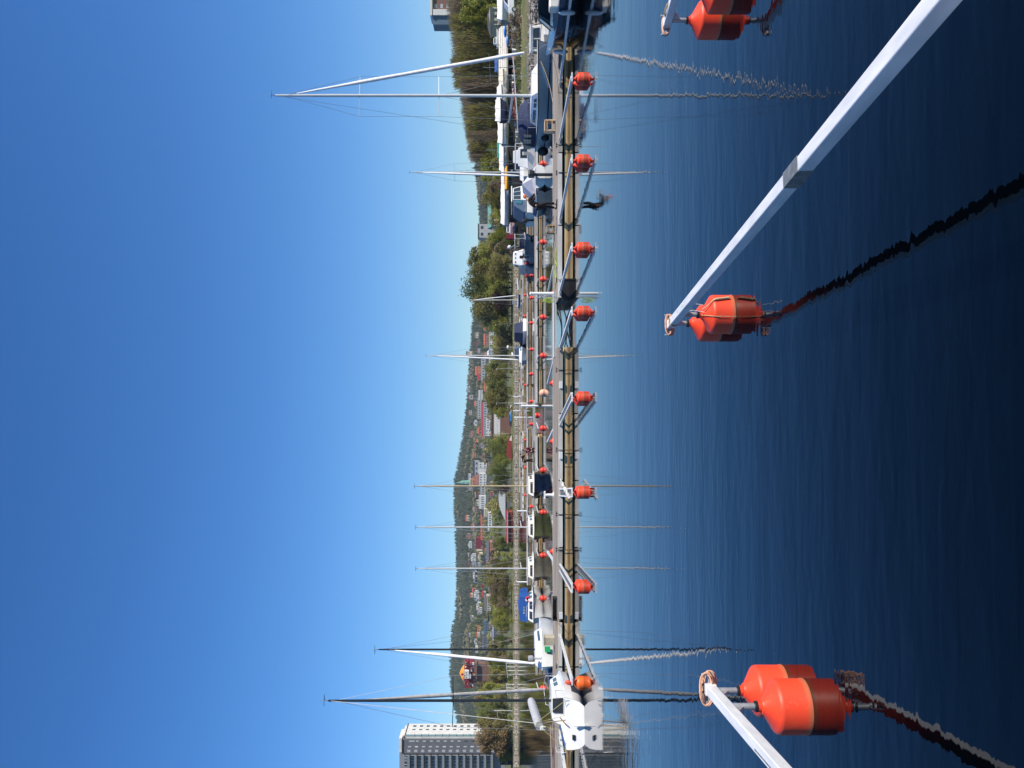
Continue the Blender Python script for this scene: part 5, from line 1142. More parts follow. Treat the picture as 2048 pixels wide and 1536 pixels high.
# mid town, from right to left
T = [(618, 630, 952, 962, 'cream', 'tile', 'cream house on the ridge left of the big willow', 'gable', 1, 3),
     (652, 662, 966, 975, 'orange', 'tile', 'small orange red house left of the willows', 'end', 1, 2),
     (665, 676, 949, 957, 'cream', 'slate', 'pale greenish house high on the slope above the navy hooded boat', 'gable', 1, 2),
     (664, 700, 978, 987, 'white', 'grey', 'long white townhouse row above the blue grey sailboat', 'flat', 2, 7),
     (668, 690, 967, 978, 'pink', 'tile', 'salmon house with red roof behind the long white row', 'gable', 1, 4),
     (700, 712, 974, 987, 'lgrey', 'white', 'light grey arched roofed house left of the sailboat mast', 'hip', 2, 2),
     (711, 728, 978, 985, 'white', 'white', 'white flat house left of the grey arched one', 'flat', 1, 4),
     (718, 762, 962, 971, 'lgrey', 'grey', 'long grey flat roofed hall behind the town', 'flat', 1, 8),
     (733, 750, 950, 962, 'orange', 'tile', 'orange house with red roof high in the middle of the town', 'gable', 2, 3),
     (748, 760, 955, 965, 'pink', 'redm', 'salmon red house left of the orange one', 'gable', 1, 2),
     (730, 745, 983, 996, 'red', 'navy', 'red house with dark roof near the shore trees', 'gable', 1, 3),
     (745, 758, 973, 986, 'white', 'navy', 'white house with steep dark roof in the middle of the town', 'end', 1, 2),
     (766, 782, 968, 978, 'yellow', 'tile', 'bright yellow orange house above the olive trees', 'gable', 1, 2),
     (780, 800, 957, 966, 'white', 'white', 'row of white houses on the slope above the yellow house', 'flat', 1, 5),
     (802, 812, 948, 957, 'beige', 'tile', 'beige house with red roof above the long red roof', 'gable', 1, 2),
     (795, 838, 955, 963, 'lgrey', 'grey', 'long light grey facade behind the long red roof', 'flat', 1, 9),
     (805, 876, 962, 975, 'lgrey', 'redm', 'long building with bright red roof in the middle of the town', 'gable', 1, 14),
     (838, 858, 971, 981, 'white', 'slate', 'white house below the left part of the long red roof', 'flat', 1, 4),
     (858, 872, 971, 982, 'white', 'grey', 'white rendered house with square dark windows below the red roof end', 'flat', 2, 2),
     (840, 852, 947, 955, 'white', 'tile', 'small white villa up the slope above the red roof', 'end', 1, 1),
     (856, 868, 955, 964, 'pink', 'tile', 'salmon villa above the left end of the long red roof', 'gable', 1, 2),
     (888, 896, 946, 952, 'orange', 'tile', 'tiny orange villa on the wooded slope', 'end', 1, 1),
     (905, 915, 946, 952, 'orange', 'tile', 'tiny orange roofed villa left of the first one on the wooded slope', 'gable', 1, 2),
     (922, 952, 945, 958, 'lgrey', 'navy', 'house with wide blue black roof beside the church tower', 'gable', 1, 3),
     (926, 936, 957, 974, 'white', 'white', 'white wing at the right end of the modern white building', 'flat', 2, 2),
     (937, 947, 956, 973, 'white', 'white', 'windowless white block of the modern building by the church', 'flat', 0, 0),
     (947, 972, 958, 973, 'white', 'grey', 'modern white building with dark window bays below the church', 'flat', 2, 5),
     (972, 1000, 961, 971, 'lgrey', 'white', 'white and grey hall left of the church tower', 'flat', 1, 6),
     (992, 1018, 958, 972, 'white', 'white', 'white flat building with slanting roof left of the navy mast', 'flat', 1, 6),
     (1018, 1034, 963, 976, 'cream', 'navy', 'cream house with dark hipped roof left of the white hall', 'hip', 1, 4),
     (1030, 1080, 961, 969, 'orange', 'tile', 'long orange tiled terrace above the red boathouse', 'gable', 1, 8),
     (1025, 1062, 975, 985, 'white', 'slate', 'long low white shed above the red boathouse', 'flat', 1, 8),
     (1076, 1098, 952, 965, 'maroon', 'redm', 'dark red apartment house with cream gable end', 'flat', 3, 5),
     (1098, 1102, 953, 965, 'cream', 'white', 'narrow cream gable end of the dark red apartment house', 'flat', 0, 0),
     (1106, 1122, 955, 966, 'cream', 'tile', 'cream and orange gabled house left of the dark red block', 'end', 1, 2),
     (1084, 1120, 972, 993, 'pink', 'slate', 'long barn with grey roof among the trees left of the boathouse', 'gable', 1, 5),
     (1192, 1222, 968, 982, 'beige', 'slate', 'dusky roofed terrace behind the olive shore trees', 'gable', 1, 6),
     (1242, 1268, 968, 978, 'blue', 'grey', 'blue grey flat hall behind the trees at left', 'flat', 1, 5),
     (1268, 1302, 963, 977, 'grey', 'slate', 'long dark grey hall on the slope left of the olive trees', 'flat', 1, 7),
     (1255, 1300, 984, 998, 'grey', 'grey', 'grey boat hall with white gable by the left shore', 'gable', 1, 4),
     (1262, 1276, 980, 990, 'white', 'slate', 'white pointed gable beside the grey boat hall', 'end', 0, 0)]
for t in T: B(*t[:7], rt=t[7], nf=t[8], nc=t[9])
for i in range(54):
    for _ in range(30):
        yy = rnd.uniform(645, 1310); w_ = rnd.uniform(6, 13); xb_ = rnd.uniform(955, 992) if rnd.random() < .75 else rnd.uniform(940, 956)
        Dh = depth_for(xb_, yy)
        if Dh > 430 and not any(a - 2 < yy + w_ and yy < b_ + 2 and abs(q - Dh) < Dh * .16 for a, b_, q in HOUSES): break
    wc = rnd.choice(('white', 'cream', 'yellow', 'red', 'pink', 'lgrey', 'beige', 'orange', 'brick')); rc = rnd.choice(('tile', 'tile', 'slate', 'navy', 'grey', 'redm'))
    B(yy, yy + w_, xb_ - rnd.uniform(6, 9), xb_, wc, rc, 'small ' + {'lgrey': 'light grey', 'pink': 'salmon', 'brick': 'brown'}.get(wc, wc) + ' house with ' + {'tile': 'tiled', 'redm': 'bright red', 'navy': 'blue black', 'slate': 'dark', 'grey': 'grey'}[rc] + ' roof ' + lm(yy), rt=rnd.choice(('gable', 'gable', 'end', 'hip')), nf=1, nc=rnd.choice((1, 2, 3)), group='small houses on the slope')
# hillside terraces: white and light grey blocks with blue roofs
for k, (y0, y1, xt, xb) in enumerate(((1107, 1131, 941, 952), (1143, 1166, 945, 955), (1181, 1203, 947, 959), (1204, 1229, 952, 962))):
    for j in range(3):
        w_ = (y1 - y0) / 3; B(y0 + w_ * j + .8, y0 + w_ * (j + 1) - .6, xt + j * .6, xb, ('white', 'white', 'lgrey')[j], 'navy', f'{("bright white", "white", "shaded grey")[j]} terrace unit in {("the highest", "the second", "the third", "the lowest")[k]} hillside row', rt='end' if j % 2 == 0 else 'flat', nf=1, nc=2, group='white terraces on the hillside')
# brick block with rows of white windows
o, wd, wh, dep = B(822, 884, 984, 1012, 'brick', 'slate', 'large red brown brick block with two long rows of white windows by the shore', D=430, rt='flat', nf=0, nc=0, name='apartment_block', cat='apartment block')
for j in range(2):
    zz = wh * (.42 + .22 * j)
    for i in range(16): MB().span(-wd / 2 + wd * (.18 + i * .045), -wd / 2 + wd * (.18 + i * .045) + .75, -.05, .05, zz, zz + 1.5).build('window', M_frame, o)
for i in range(4): MB().span(-wd / 2 + .6 + i * .9, -wd / 2 + 1.1 + i * .9, -.05, .05, wh * .5, wh * .5 + 1.1).build('window', M_frame, o)
for i, x in enumerate((.62, .72)): MB().prism([(wd * (x - .5), -.06, wh * .46), (wd * (x - .5) + 3, -.06, wh * .46), (wd * (x - .5) + 1.5, -.06, wh * .75)], (0, .04, 0)).build('gable_panel', (W['white'], W['beige'])[i], o)
# church with green spire
D = depth_for(957, 965); z0 = ZZ(958, D); X = XX(966, D); pxm = D / F
o = empty('church', (X, D, z0), 0, 'brick church tower with green copper spire and clock', 'church')
hw = 7.3 * pxm; MB().span(-hw, hw, 0, hw * 2, -3, (958 - 941) * pxm).build('tower', W['pink'], o)
MB().span(-hw * 1.05, hw * 1.05, -.3, hw * 2.1, (958 - 941) * pxm, (958 - 939) * pxm).build('cornice', W['cream'], o)
h0 = (958 - 939) * pxm; h1 = (958 - 926) * pxm; h2 = (958 - 911) * pxm
MB().rings([[Vector((r * math.cos(k * .785 + .39), hw + r * math.sin(k * .785 + .39), z)) for k in range(8)] for r, z in ((hw * .85, h0), (hw * .72, h0 + (h1 - h0) * .35), (hw * .6, h1), (hw * .65, h1 + .3), (hw * .30, h1 + (h2 - h1) * .45), (.06, h2))]).build('spire', RF['green'], o)
MB().lathe([(1.3, -.02), (1.3, .1)], 16).build('clock_face', W['white'], o).matrix_local = Matrix.Translation((0, hw * .18, h0 + (h1 - h0) * .6)) @ Matrix.Rotation(R(90), 4, 'X')
for s in (-1, 1): MB().span(s * hw * .35 - .5, s * hw * .35 + .5, -.06, .02, (958 - 950) * pxm, (958 - 946) * pxm).build('louvre', W['dark'], o)
B(950, 958, 946, 957, 'pink', 'tile', 'brick nave with tiled gable right of the church tower', rt='end', nf=0, nc=0, D=D + 4)
# red boathouse at the water's edge with dark openings
D = 356; o = empty('boathouse', (XX(1055, D), D, .2), 0, 'long red boathouse with pale roof edge and dark openings on the far shore', 'boathouse')
wd = 60 * D / F; Zt = ZZ(1012, D); MB().span(-wd / 2, wd / 2, 1, 7, 1.5, Zt - .6).build('wall', W['red'], o)
MB().prism([(-wd / 2 - .4, .3, Zt - .9), (-wd / 2 - .4, 4, Zt - .2), (-wd / 2 - .4, 7.6, Zt - .9)], (wd + .8, 0, 0)).build('roof', RF['redm'], o)
MB().span(-wd / 2 - .4, wd / 2 + .4, .2, .32, Zt - 1.05, Zt - .85).build('fascia', W['white'], o)
MB().span(-wd / 2 + 1.2, wd / 2 - .6, 1.1, 5, -1, 1.45).build('boat_bay', W['dark'], o)
for i in range(9): MB().span(-wd / 2 + .3 + i * wd / 8.3, -wd / 2 + .5 + i * wd / 8.3, .9, 1.0, -1, Zt - .9).build('post', W['red'], o)
# upturned red hull and white shelter left of the brick block
o = empty('boat_shed', (XX(900, 362), 362, 1.9), 0, 'low dark red shed with slanting white end on the far shore', 'shed')
MB().prism([(-4.6, 0, 0), (4.6, 0, 0), (4.9, 0, 2.1), (-2.6, 0, 2.4)], (0, 5, 0)).build('wall', W['red'], o); MB().prism([(4.0, -.1, 0), (6.4, -.1, 0), (4.2, -.1, 1.1)], (0, 4, 0)).build('white_end', W['white'], o)
o = empty('boat_hall', (XX(998, 420), 420, ground(XX(998, 420), 420)), 0, 'boat hall with pale curved roof above the shore left of the navy mast', 'hall')
pr = [(-11 + 22 * i / 12, 0, 3.0 + 3.4 * math.sin(math.pi * i / 12)) for i in range(13)]
MB().prism(pr + [(11, 0, 2.9), (-11, 0, 2.9)], (0, 9, 0)).build('roof', RF['white'], o); MB().span(-10.5, 10.5, .4, 8, -1, 2.9).build('wall', W['grey'], o)
o = empty('hilltop_building', (0, 0, 0), 0, 'round dark red hilltop building with shallow orange dome and white box front', 'building')
D = 800.; k = D / F; gz = ZZ(962, D); o.location = (XX(1352, D), D, gz)
M_od = mat('orange_dome_roof', (.80, .28, .04), .6, var=.12, scale=.2)
zr = (962 - 928) * k; MB().rings([[Vector((r * math.cos(q * .3927), 8 + r * .6 * math.sin(q * .3927), z)) for q in range(16)] for r, z in ((17 * k, zr), (16.6 * k, zr + 1.6 * k), (10 * k, zr + 6 * k), (3 * k, zr + 9 * k), (.2, zr + 10 * k))]).build('dome', M_od, o, smooth=30)
MB().box((2, -1, zr + 3 * k), (3 * k, 2.5, 4 * k)).build('dome_panel', W['maroon'], o)
MB().span(-26 * k, 26 * k, 3, 14, zr - 18 * k, zr - 1 * k).build('drum_wall', W['maroon'], o)
MB().span(-17 * k, 24 * k, 1.5, 12, zr - 26 * k, zr - 18 * k).build('lower_wall', W['brick'], o)
MB().span(-15 * k, 22 * k, 4, 12, -12, zr - 26 * k).build('base_wall', W['brick'], o)
MB().span(-4 * k, 11 * k, -1.5, 4, zr - 10 * k, zr - 1 * k).build('white_front', W['white'], o); MB().span(-4 * k, 4 * k, -1.2, 3, zr - 14 * k, zr - 10 * k).build('white_step', W['white'], o)
for i in range(3): MB().span((-2.5 + 4.6 * i) * k, (-.6 + 4.6 * i) * k, -1.56, -1.4, zr - 6 * k, zr - 3.4 * k).build('window', M_pane, o)
for i in range(34):
    xx = rnd.uniform(-25, 25); zz_ = rnd.uniform(-23, -3)
    if -6 < xx < 13 and zz_ > -15: continue
    MB().span(xx * k, (xx + rnd.uniform(1.5, 4)) * k, rnd.uniform(.6, 1.2), 3.2, zr + zz_ * k, zr + (zz_ + rnd.uniform(1.5, 3.2)) * k).build('bay', rnd.choice((W['white'], W['lgrey'], W['maroon'], W['orange'], W['blue'], W['pink'], W['maroon'])), o)
# tall apartment tower at the left edge
D = 372.; k = D / F; g0 = ZZ(1006, D)
o = empty('apartment_tower', (XX(1508, D), D, g0), 0, 'tall grey and white apartment tower with rows of balconies at the left edge', 'apartment block')
def sp(y0, y1, x0, x1, d0, d1, m, name): return MB().span((1508 - y1) * k, (1508 - y0) * k, d0, d1, (1006 - x1) * k, (1006 - x0) * k).build(name, m, o)
sp(1475.2, 1482, 808, 1010, 1.0, 15.4, W['white'], 'white_wing'); sp(1476, 1482, 803, 807.8, 3, 14, W['white'], 'penthouse'); sp(1474.8, 1482, 807.8, 809.5, .8, 15.6, W['dark'], 'parapet')
sp(1474.6, 1475.1, 810, 1006, 1.1, 3.2, mat('balcony_glass', (.14, .22, .22), .15), 'glazed_bay'); sp(1478.2, 1507, 806, 1010, 0, 14, W['grey'], 'grey_wing'); sp(1478, 1507.5, 803.5, 805.8, -.3, 14.5, W['dark'], 'roof_edge')
sp(1480, 1512, 796.5, 803.2, 2, 12, W['white'], 'penthouse'); sp(1507.2, 1640, 798, 1010, 1.6, 16, mat('mid_grey_render', (.27, .275, .285), .85, var=.06), 'balcony_wing')
M_bl = mat('pale_blind', (.55, .55, .53), .6); M_slab = mat('balcony_slab', (.30, .305, .31), .8)
def cell(y, x, wy, wx, dd, m, name): MB().span((1508 - y - wy) * k, (1508 - y) * k, dd - .06, dd + .05, (1006 - x - wx) * k, (1006 - x) * k).build(name, m, o)
for i in range(13):
    x = 820 + i * 13.9
    if x < 985:
        for d_, w_ in ((11.8, 1.7), (8.2, 1.2)): MB().span((1508 - 1475.26) * k, (1508 - 1475.1) * k, d_, d_ + w_, (1006 - x - 6.5) * k, (1006 - x) * k).build('window', M_pane, o)
        MB().span((1508 - 1474.6) * k, (1508 - 1473.4) * k, 1.0, 3.4, (1006 - x - 8) * k, (1006 - x - 7) * k).build('balcony', M_slab, o)
    cell(1481, x - 2, 2.2, 6.0 if i else 11, 0, rnd.choice((M_bl, M_bl, M_pane)), 'window'); cell(1492, x - 4, 2.4, 6.4, 0, rnd.choice((M_bl, M_frame)), 'window')
    cell(1499.5, x - 5.5, 1.8, 6.5, 0, M_bl, 'window'); cell(1502.2, x - 5.5, 1.8, 6.5, 0, M_bl, 'window')
    for b0 in (1510, 1556):
        sp(b0, b0 + 44, x - 13.4 + 11.2, x - 13.4 + 12.6, -.2, 1.55, M_slab, 'balcony_slab'); sp(b0, b0 + 1.0, x - 12.6, x - 2.4, -.1, 1.55, M_slab, 'balcony_wall')
        for w_ in range(3):
            cell(b0 + 3 + w_ * 13, x - 12, 9.5, 9.2, 1.6, rnd.choice((M_pane, M_pane, W['blue'])), 'window'); cell(b0 + 5.5 + w_ * 13 + rnd.uniform(0, 3), x - 12, .7, 9.2, 1.5, M_frame, 'mullion')
        sp(b0 + 1, b0 + 43, x - 5.6, x - 2.3, -.12, -.06, mat('railing_glass', (.20, .24, .25), .2), 'railing')
for (y0, y1, x0, x1, m_, lb) in ((1462, 1484, 1001, 1011, 'white', 'low white annex at the foot of the apartment tower'), (1488, 1530, 1000, 1018, 'dark', 'dark garage building at the foot of the apartment tower')):
    B(y0, y1, x0, x1, m_, 'slate', lb, D=366, rt='flat', nf=0, nc=0, cat='annex')
# white tripod like shelters on the left shore
for y0, n_ in ((1326, 4), (1368, 3)):
    o = empty('landing_stage', (XX(y0, 357), 357, .3), 0, ('white slanting landing stage frames on the left shore' if y0 == 1326 else 'white posts and railing of the bathing place on the left shore'), 'landing stage')
    for i in range(n_): MB().bar((-i * 1.6, 0, 4.0 - i * .3), (-i * 1.6 + .9, -3, .2), .16).build('strut', W['white'], o)
    MB().bar((.3, 0, 4.1), (-n_ * 1.6, 0, 3.4), .22).build('rail', W['white'], o)
o = empty('lamp_arch', (XX(1422, 359), 359, 1.6), 0, 'white arched mast with crossbar on the left shore', 'mast')
MB().tube([(0, 0, 0), (.3, 0, 4), (.2, 0, 8)], .14, 6).build('pole', W['white'], o); MB().bar((-2.4, 0, 6.6), (.4, 0, 6.6), .14).build('crossbar', W['white'], o)
# telecom mast on the hill
o = empty('radio_mast', (XX(1018, 2500), 2500, ground(XX(1018, 2500), 2500)), 0, 'thin radio mast on the skyline of the wooded hill', 'mast'); MB().tube([(0, 0, 0), (0, 0, 26)], [.7, .35], 5).build('mast', W['lgrey'], o)
# path along the far shore
MB_ = MB(); pts = [(XX(y, 378), 378) for y in range(-100, 1700, 60)]

# lamp posts on the shore
for y, D, hgt, lb in ((470, 358, 8.5, 'pair lamp post left of the red and white boat'), (552, 360, 8, 'grey lamp post before the willow clump'), (648, 362, 7.5, 'lamp post left of the willows'), (737, 366, 7, 'flag pole like lamp post behind the shore trees'), (867, 368, 6.5, 'lamp post left of the brick block'), (806, 366, 7, 'lamp post before the olive trees')):
    o = empty('street_lamp', (XX(y, D), D, ground(XX(y, D), D)), 0, lb, 'street lamp')
    MB().tube([(0, 0, -.2), (0, 0, hgt)], [.12, .07], 6).build('pole', W['lgrey'], o); MB().box((-.3, 0, hgt), (.8, .3, .18)).build('lamp_head', W['white'], o)

# ------------------------------------------------------------------ boat yard on the right bank
def yard_boat(y0, y1, xt, xb, D, hullm, cover, label, rz=0., ridge=True):
    wd = (y1 - y0) * D / F; zt = ZZ(xt, D); zb = ZZ(xb, D); X = XX((y0 + y1) / 2, D); g = ground(X, D)
    o = empty('stored_boat', (X, D, zb), rz, label, 'boat')
    h = zt - zb
    L = wd; rows = hull(L, min(3.0, L * .36), h * .55, h * .62, h * .12, .75, .8, n=12)
    MB().grid(rows).build('hull', hullm, o, smooth=50)
    if cover:
        rg = []
        for i, r in enumerate(rows):
            hw = r[-1].y + .05; zr_ = h * (.98 + .03 * math.sin(i * 1.7)) if 0 < i < 12 else h * .62
            rg.append([Vector((r[0].x, -hw, r[0].z - .12)), Vector((r[0].x, -hw * .96, r[0].z)), Vector((r[0].x, 0, zr_)), Vector((r[0].x, hw * .96, r[0].z)), Vector((r[0].x, hw, r[0].z - .12))])
        MB().grid(rg).build('cover', cover, o)
    else: tbox(-L * .3, L * .22, -L * .26, L * .1, min(2.2, L * .28), min(1.8, L * .22), h * .55, h, 'cabin', M_white, o, wins=((.1, .9, .4, .8),))
    for i in (-.28, .25):
        for s in (-1, 1): MB().bar((L * i, s * .7, h * .15), (L * i, s * 1.1, g - zb), .07).build('stand', M_chain, o)
    MB().span(-L * .4, L * .38, -.12, .12, g - zb, h * .05).build('keel', M_dark, o)
    return o
M_tw = mat('white_tarpaulin', (.72, .72, .72), .7, var=.08, scale=1.5, bump=.3, bscale=2); M_tc = mat('cream_tarpaulin', (.66, .61, .50), .7, var=.08, scale=1.2); M_ty = mat('orange_yellow_tarp', (.75, .36, .03), .7, var=.1)
M_tp = mat('pinkish_white_tarp', (.66, .60, .57), .7, var=.06)
# open shed with cream roof
D = 128.; o = empty('boat_shed', (XX(98, D), D, ground(XX(98, D), D)), 0, 'long open boat shed with cream ridged roof at the right of the boat yard', 'shed')
g = o.location.z; hw = 54 * D / F; zt = ZZ(997, D) - g; ze = ZZ(1013, D) - g
MB().prism([(-hw, -.5, ze), (-hw, 2.5, zt), (-hw, 7, ze + .2)], (2 * hw, 0, 0)).build('roof', M_tc, o)
for i in range(3):
    t_ = (i + .6) / 3.4; MB().bar((-hw, -.5 + 3 * t_, ze + (zt - ze) * t_ + .05), (hw, -.5 + 3 * t_, ze + (zt - ze) * t_ + .05), .10, .06).build('roof_seam', M_tw, o)
MB().span(-hw, hw, 6, 6.2, 0, ze).build('back_wall', W['dark'], o)
for i in range(7): MB().span(-hw + i * hw / 3.05, -hw + i * hw / 3.05 + .12, -.3, -.18, 0, ze).build('post', W['lgrey'], o)
MB().bar((-hw, -.52, ze - .1), (hw, -.52, ze - .1), .06, .25).build('gutter', W['beige'], o)
for y, z, lb in ((62, 1.75, 'upper bright blue kayak hanging in the open shed'), (82, 1.35, 'lower bright blue kayak hanging in the open shed')):
    X = XX(y, 122); b = MB(); b.rings([[Vector((t_ * 1.0, .30 * math.cos(a) * math.sqrt(max(0, 1 - t_ * t_)) + .0, .24 * math.sin(a) * math.sqrt(max(0, 1 - t_ * t_)))) for a in [q * .785 for q in range(8)]] for t_ in [-.99, -.8, -.5, 0, .5, .8, .99]])
    tag(b.build('kayak', mat('blue_polyethylene', (.01, .16, .55), .35), smooth=60, loc=(X, 122, ground(X, 122) + z)), lb, 'kayak')
yard_boat(-60, 46, 994, 1016, 118, M_white, M_tw, 'large white covered boat behind the white car at the right edge')
yard_boat(66, 96, 987, 1002, 138, M_white, None, 'white cabin boat whose roof rises above the cream shed')
yard_boat(118, 146, 989, 1001, 136, M_white, M_bluecan, 'boat with bright blue cover rising above the cream shed')
yard_boat(146, 192, 997, 1016, 122, M_tp, M_tc, 'cream covered boat left of the cream shed')
yard_boat(178, 236, 993, 1014, 118, M_tp, M_tw, 'white covered boat with pinkish hull above the red trailers')
yard_boat(205, 245, 990, 1013, 114, M_navy, M_tw, 'boat with navy hull under a white cover')
yard_boat(228, 290, 995, 1016, 118, M_white, M_tw, 'long white covered boat in the middle of the yard')
yard_boat(286, 345, 998, 1016, 122, M_tp, M_tw, 'pinkish white covered boat right of the yellow tarp')
yard_boat(284, 318, 994, 1004, 132, M_white, mat('teal_tarp', (.02, .22, .19), .7), 'boat with teal cover behind the pinkish white one')
yard_boat(344, 380, 1009, 1018, 112, M_ty, M_ty, 'boat under a bright orange yellow cover')
yard_boat(344, 392, 1002, 1013, 120, M_white, M_tw, 'white wrapped boat above the orange yellow cover')
yard_boat(380, 452, 1001, 1018, 118, M_tw, M_tw, 'largest white wrapped boat at the left end of the yard')
o = yard_boat(438, 474, 1013, 1030, 140, mat('pink_white_striped_hull', (.70, .50, .52), .5, var=.3, scale=2), None, 'red and white boat on stands left of the largest white wrapped boat')
MB().span(-1.9, -1.2, -.6, .6, .1, 1.5).build('red_transom', W['maroon'], o)
MB().span(-1.2, 1.3, -.62, -.58, .5, .62).build('red_stripe', W['maroon'], o)
for i in range(30):
    y = 42 + i * 14.0; D_ = 131 + (i * 7) % 9
    tree(XX(y, D_), D_, rnd.uniform(2.6, 3.6), 'bush', 'dark', 'added dark bush behind the stored boats ' + lm(y), cat='bush', group='added dark bushes behind the stored boats', wide=1.1)  # bushes added to make the dark band beneath and behind the boats
# trailers, red cradle, car
for y, lb in ((172, 'red boat trailer standing under the covered boats'), (206, 'second red boat trailer left of the first one')):
    X = XX(y, 104); o = empty('boat_trailer', (X, 104, ground(X, 104)), 0, lb, 'trailer')
    for s in (-.7, .7): MB().bar((-1.4, s, .55), (1.6, s * .4, .6), .10).build('frame', W['red'], o)
    for i in range(4): MB().bar((-1.2 + i * .7, -.7, .62), (-1.2 + i * .7, .7, .95 - .1 * (i % 2)), .09).build('cradle', W['red'], o)
    for s in (-1, 1):
        q = MB().lathe([(.05, -.08), (.28, -.08), (.30, 0), (.28, .08), (.05, .08)], 14).build('wheel', M_dark, o); q.matrix_local = Matrix.Translation((-.3, s * .85, .3)) @ Matrix.Rotation(R(90), 4, 'X')
def car(y, D, label, m, rz=0., z=None, sc_=1.):
    X = XX(y, D); o = empty('parked_car', (X, D, ground(X, D) if z is None else z), rz, label, 'car'); o.scale = (sc_,) * 3
    prof = [(-2.1, .35), (-2.15, .75), (-2.0, .95), (-1.2, 1.02), (1.0, .98), (1.9, .82), (2.15, .6), (2.1, .3)]
    MB().prism([(x, -.85, z_) for x, z_ in prof], (0, 1.7, 0)).build('body', m, o, bev=.06)
    MB().add([(-1.8, -.78, .98), (1.0, -.78, .98), (.35, -.62, 1.45), (-1.3, -.62, 1.45), (-1.8, .78, .98), (1.0, .78, .98), (.35, .62, 1.45), (-1.3, .62, 1.45)], [(3, 2, 1, 0), (4, 5, 6, 7), (0, 1, 5, 4), (1, 2, 6, 5), (2, 3, 7, 6), (3, 0, 4, 7)]).build('cabin', m, o, bev=.05)
    for s in (-1, 1):
        MB().prism([(-1.55, s * .77, 1.04), (-.4, s * .77, 1.04), (-.42, s * .655, 1.40), (-1.25, s * .655, 1.40)], (0, s * .012, 0)).build('window', M_glass, o)
        MB().prism([(-.33, s * .77, 1.04), (.78, s * .77, 1.04), (.30, s * .655, 1.40), (-.35, s * .655, 1.40)], (0, s * .012, 0)).build('window', M_glass, o)
        MB().box((2.1, s * .6, .68), (.08, .35, .14)).build('headlight', M_white, o); MB().box((-2.13, s * .6, .8), (.06, .3, .16)).build('tail_light', W['maroon'], o)
        for x in (-1.3, 1.3):
            q = MB().lathe([(.03, -.1), (.28, -.1), (.31, -.05), (.31, .05), (.28, .1), (.03, .1)], 16).build('wheel', M_dark, o, smooth=40); q.matrix_local = Matrix.Translation((x, s * .80, .31)) @ Matrix.Rotation(R(90), 4, 'X')
            q2 = MB().lathe([(.03, -.02), (.19, -.02), (.19, .02), (.03, .02)], 10).build('rim', M_galv, q); q2.location = (0, 0, -.1 * s)
    return o
car(2, 103, 'white car with dark windows parked at the right edge above the bank', M_white, R(180), sc_=1.15)
car(820, 368, 'tiny white car parked before the brick block', M_white, R(10)); car(833, 364, 'tiny bright blue car parked before the brick block', mat('bright_blue_paint', (.04, .25, .60), .3), R(0)); car(843, 369, 'tiny dark car parked left of the blue one', M_black, R(5))
# masts of boats stored ashore and lying spars
o = empty('stored_mast', (XX(190, 96), 96, 1.6), 0, 'long white spar lying on trestles on the near right bank', 'spar')
MB().bar((-4.4, 0, .15), (4.0, -1.2, .75), .12).build('spar', M_white, o)
for x in (-3, 0, 3): MB().bar((x, -.3, -.6), (x, -.3, .3), .08).build('trestle', M_galv, o)
tag(MB().bar((-2.2, 0, 0), (2.2, 0, .05), .25, .25).build('fallen_log', W['beige'], loc=(XX(585, 362), 362, 2.6)), 'pale log lying on the grass right of the willows', 'log')
for y in (118, 135, 152, 300):
    X = XX(y, 126); o = empty('stored_rig', (X, 126, ground(X, 126)), 0, f'thin standing mast in the boat yard {("right of the blue cover", "at the blue cover", "left of the blue cover", "by the teal cover")[(118, 135, 152, 300).index(y)]}', 'mast')
    MB().tube([(0, 0, 0), (0, 0, ZZ(965 + (y % 7), 126) - o.location.z)], .045, 5).build('mast', M_wire, o); MB().bar((-.8, 0, 4), (.8, 0, 4.1), .04).build('spreader', M_wire, o)
# many small fittings on the shore under the sheds: crates, drums
for i in range(46):
    y = rnd.uniform(48, 445); X = XX(y, 112 + i % 4); g = ground(X, 112)
    o = MB().box((0, 0, .3), (rnd.uniform(.4, 1.2), .6, rnd.uniform(.4, .8)), rz=rnd.uniform(0, 1)).build('stored_crate', rnd.choice((W['lgrey'], W['dark'], W['white'], W['red'], W['blue'], W['dark'], W['grey'], W['brick'])), bev=.03, loc=(X, 112 + i % 4, g))
    tag(o, 'box stored under the boats ' + lm(y), 'crate', 'boxes stored under the covered boats')

HOUSES += [(950, 978, depth_for(957, 965)), (1322, 1382, 800)]
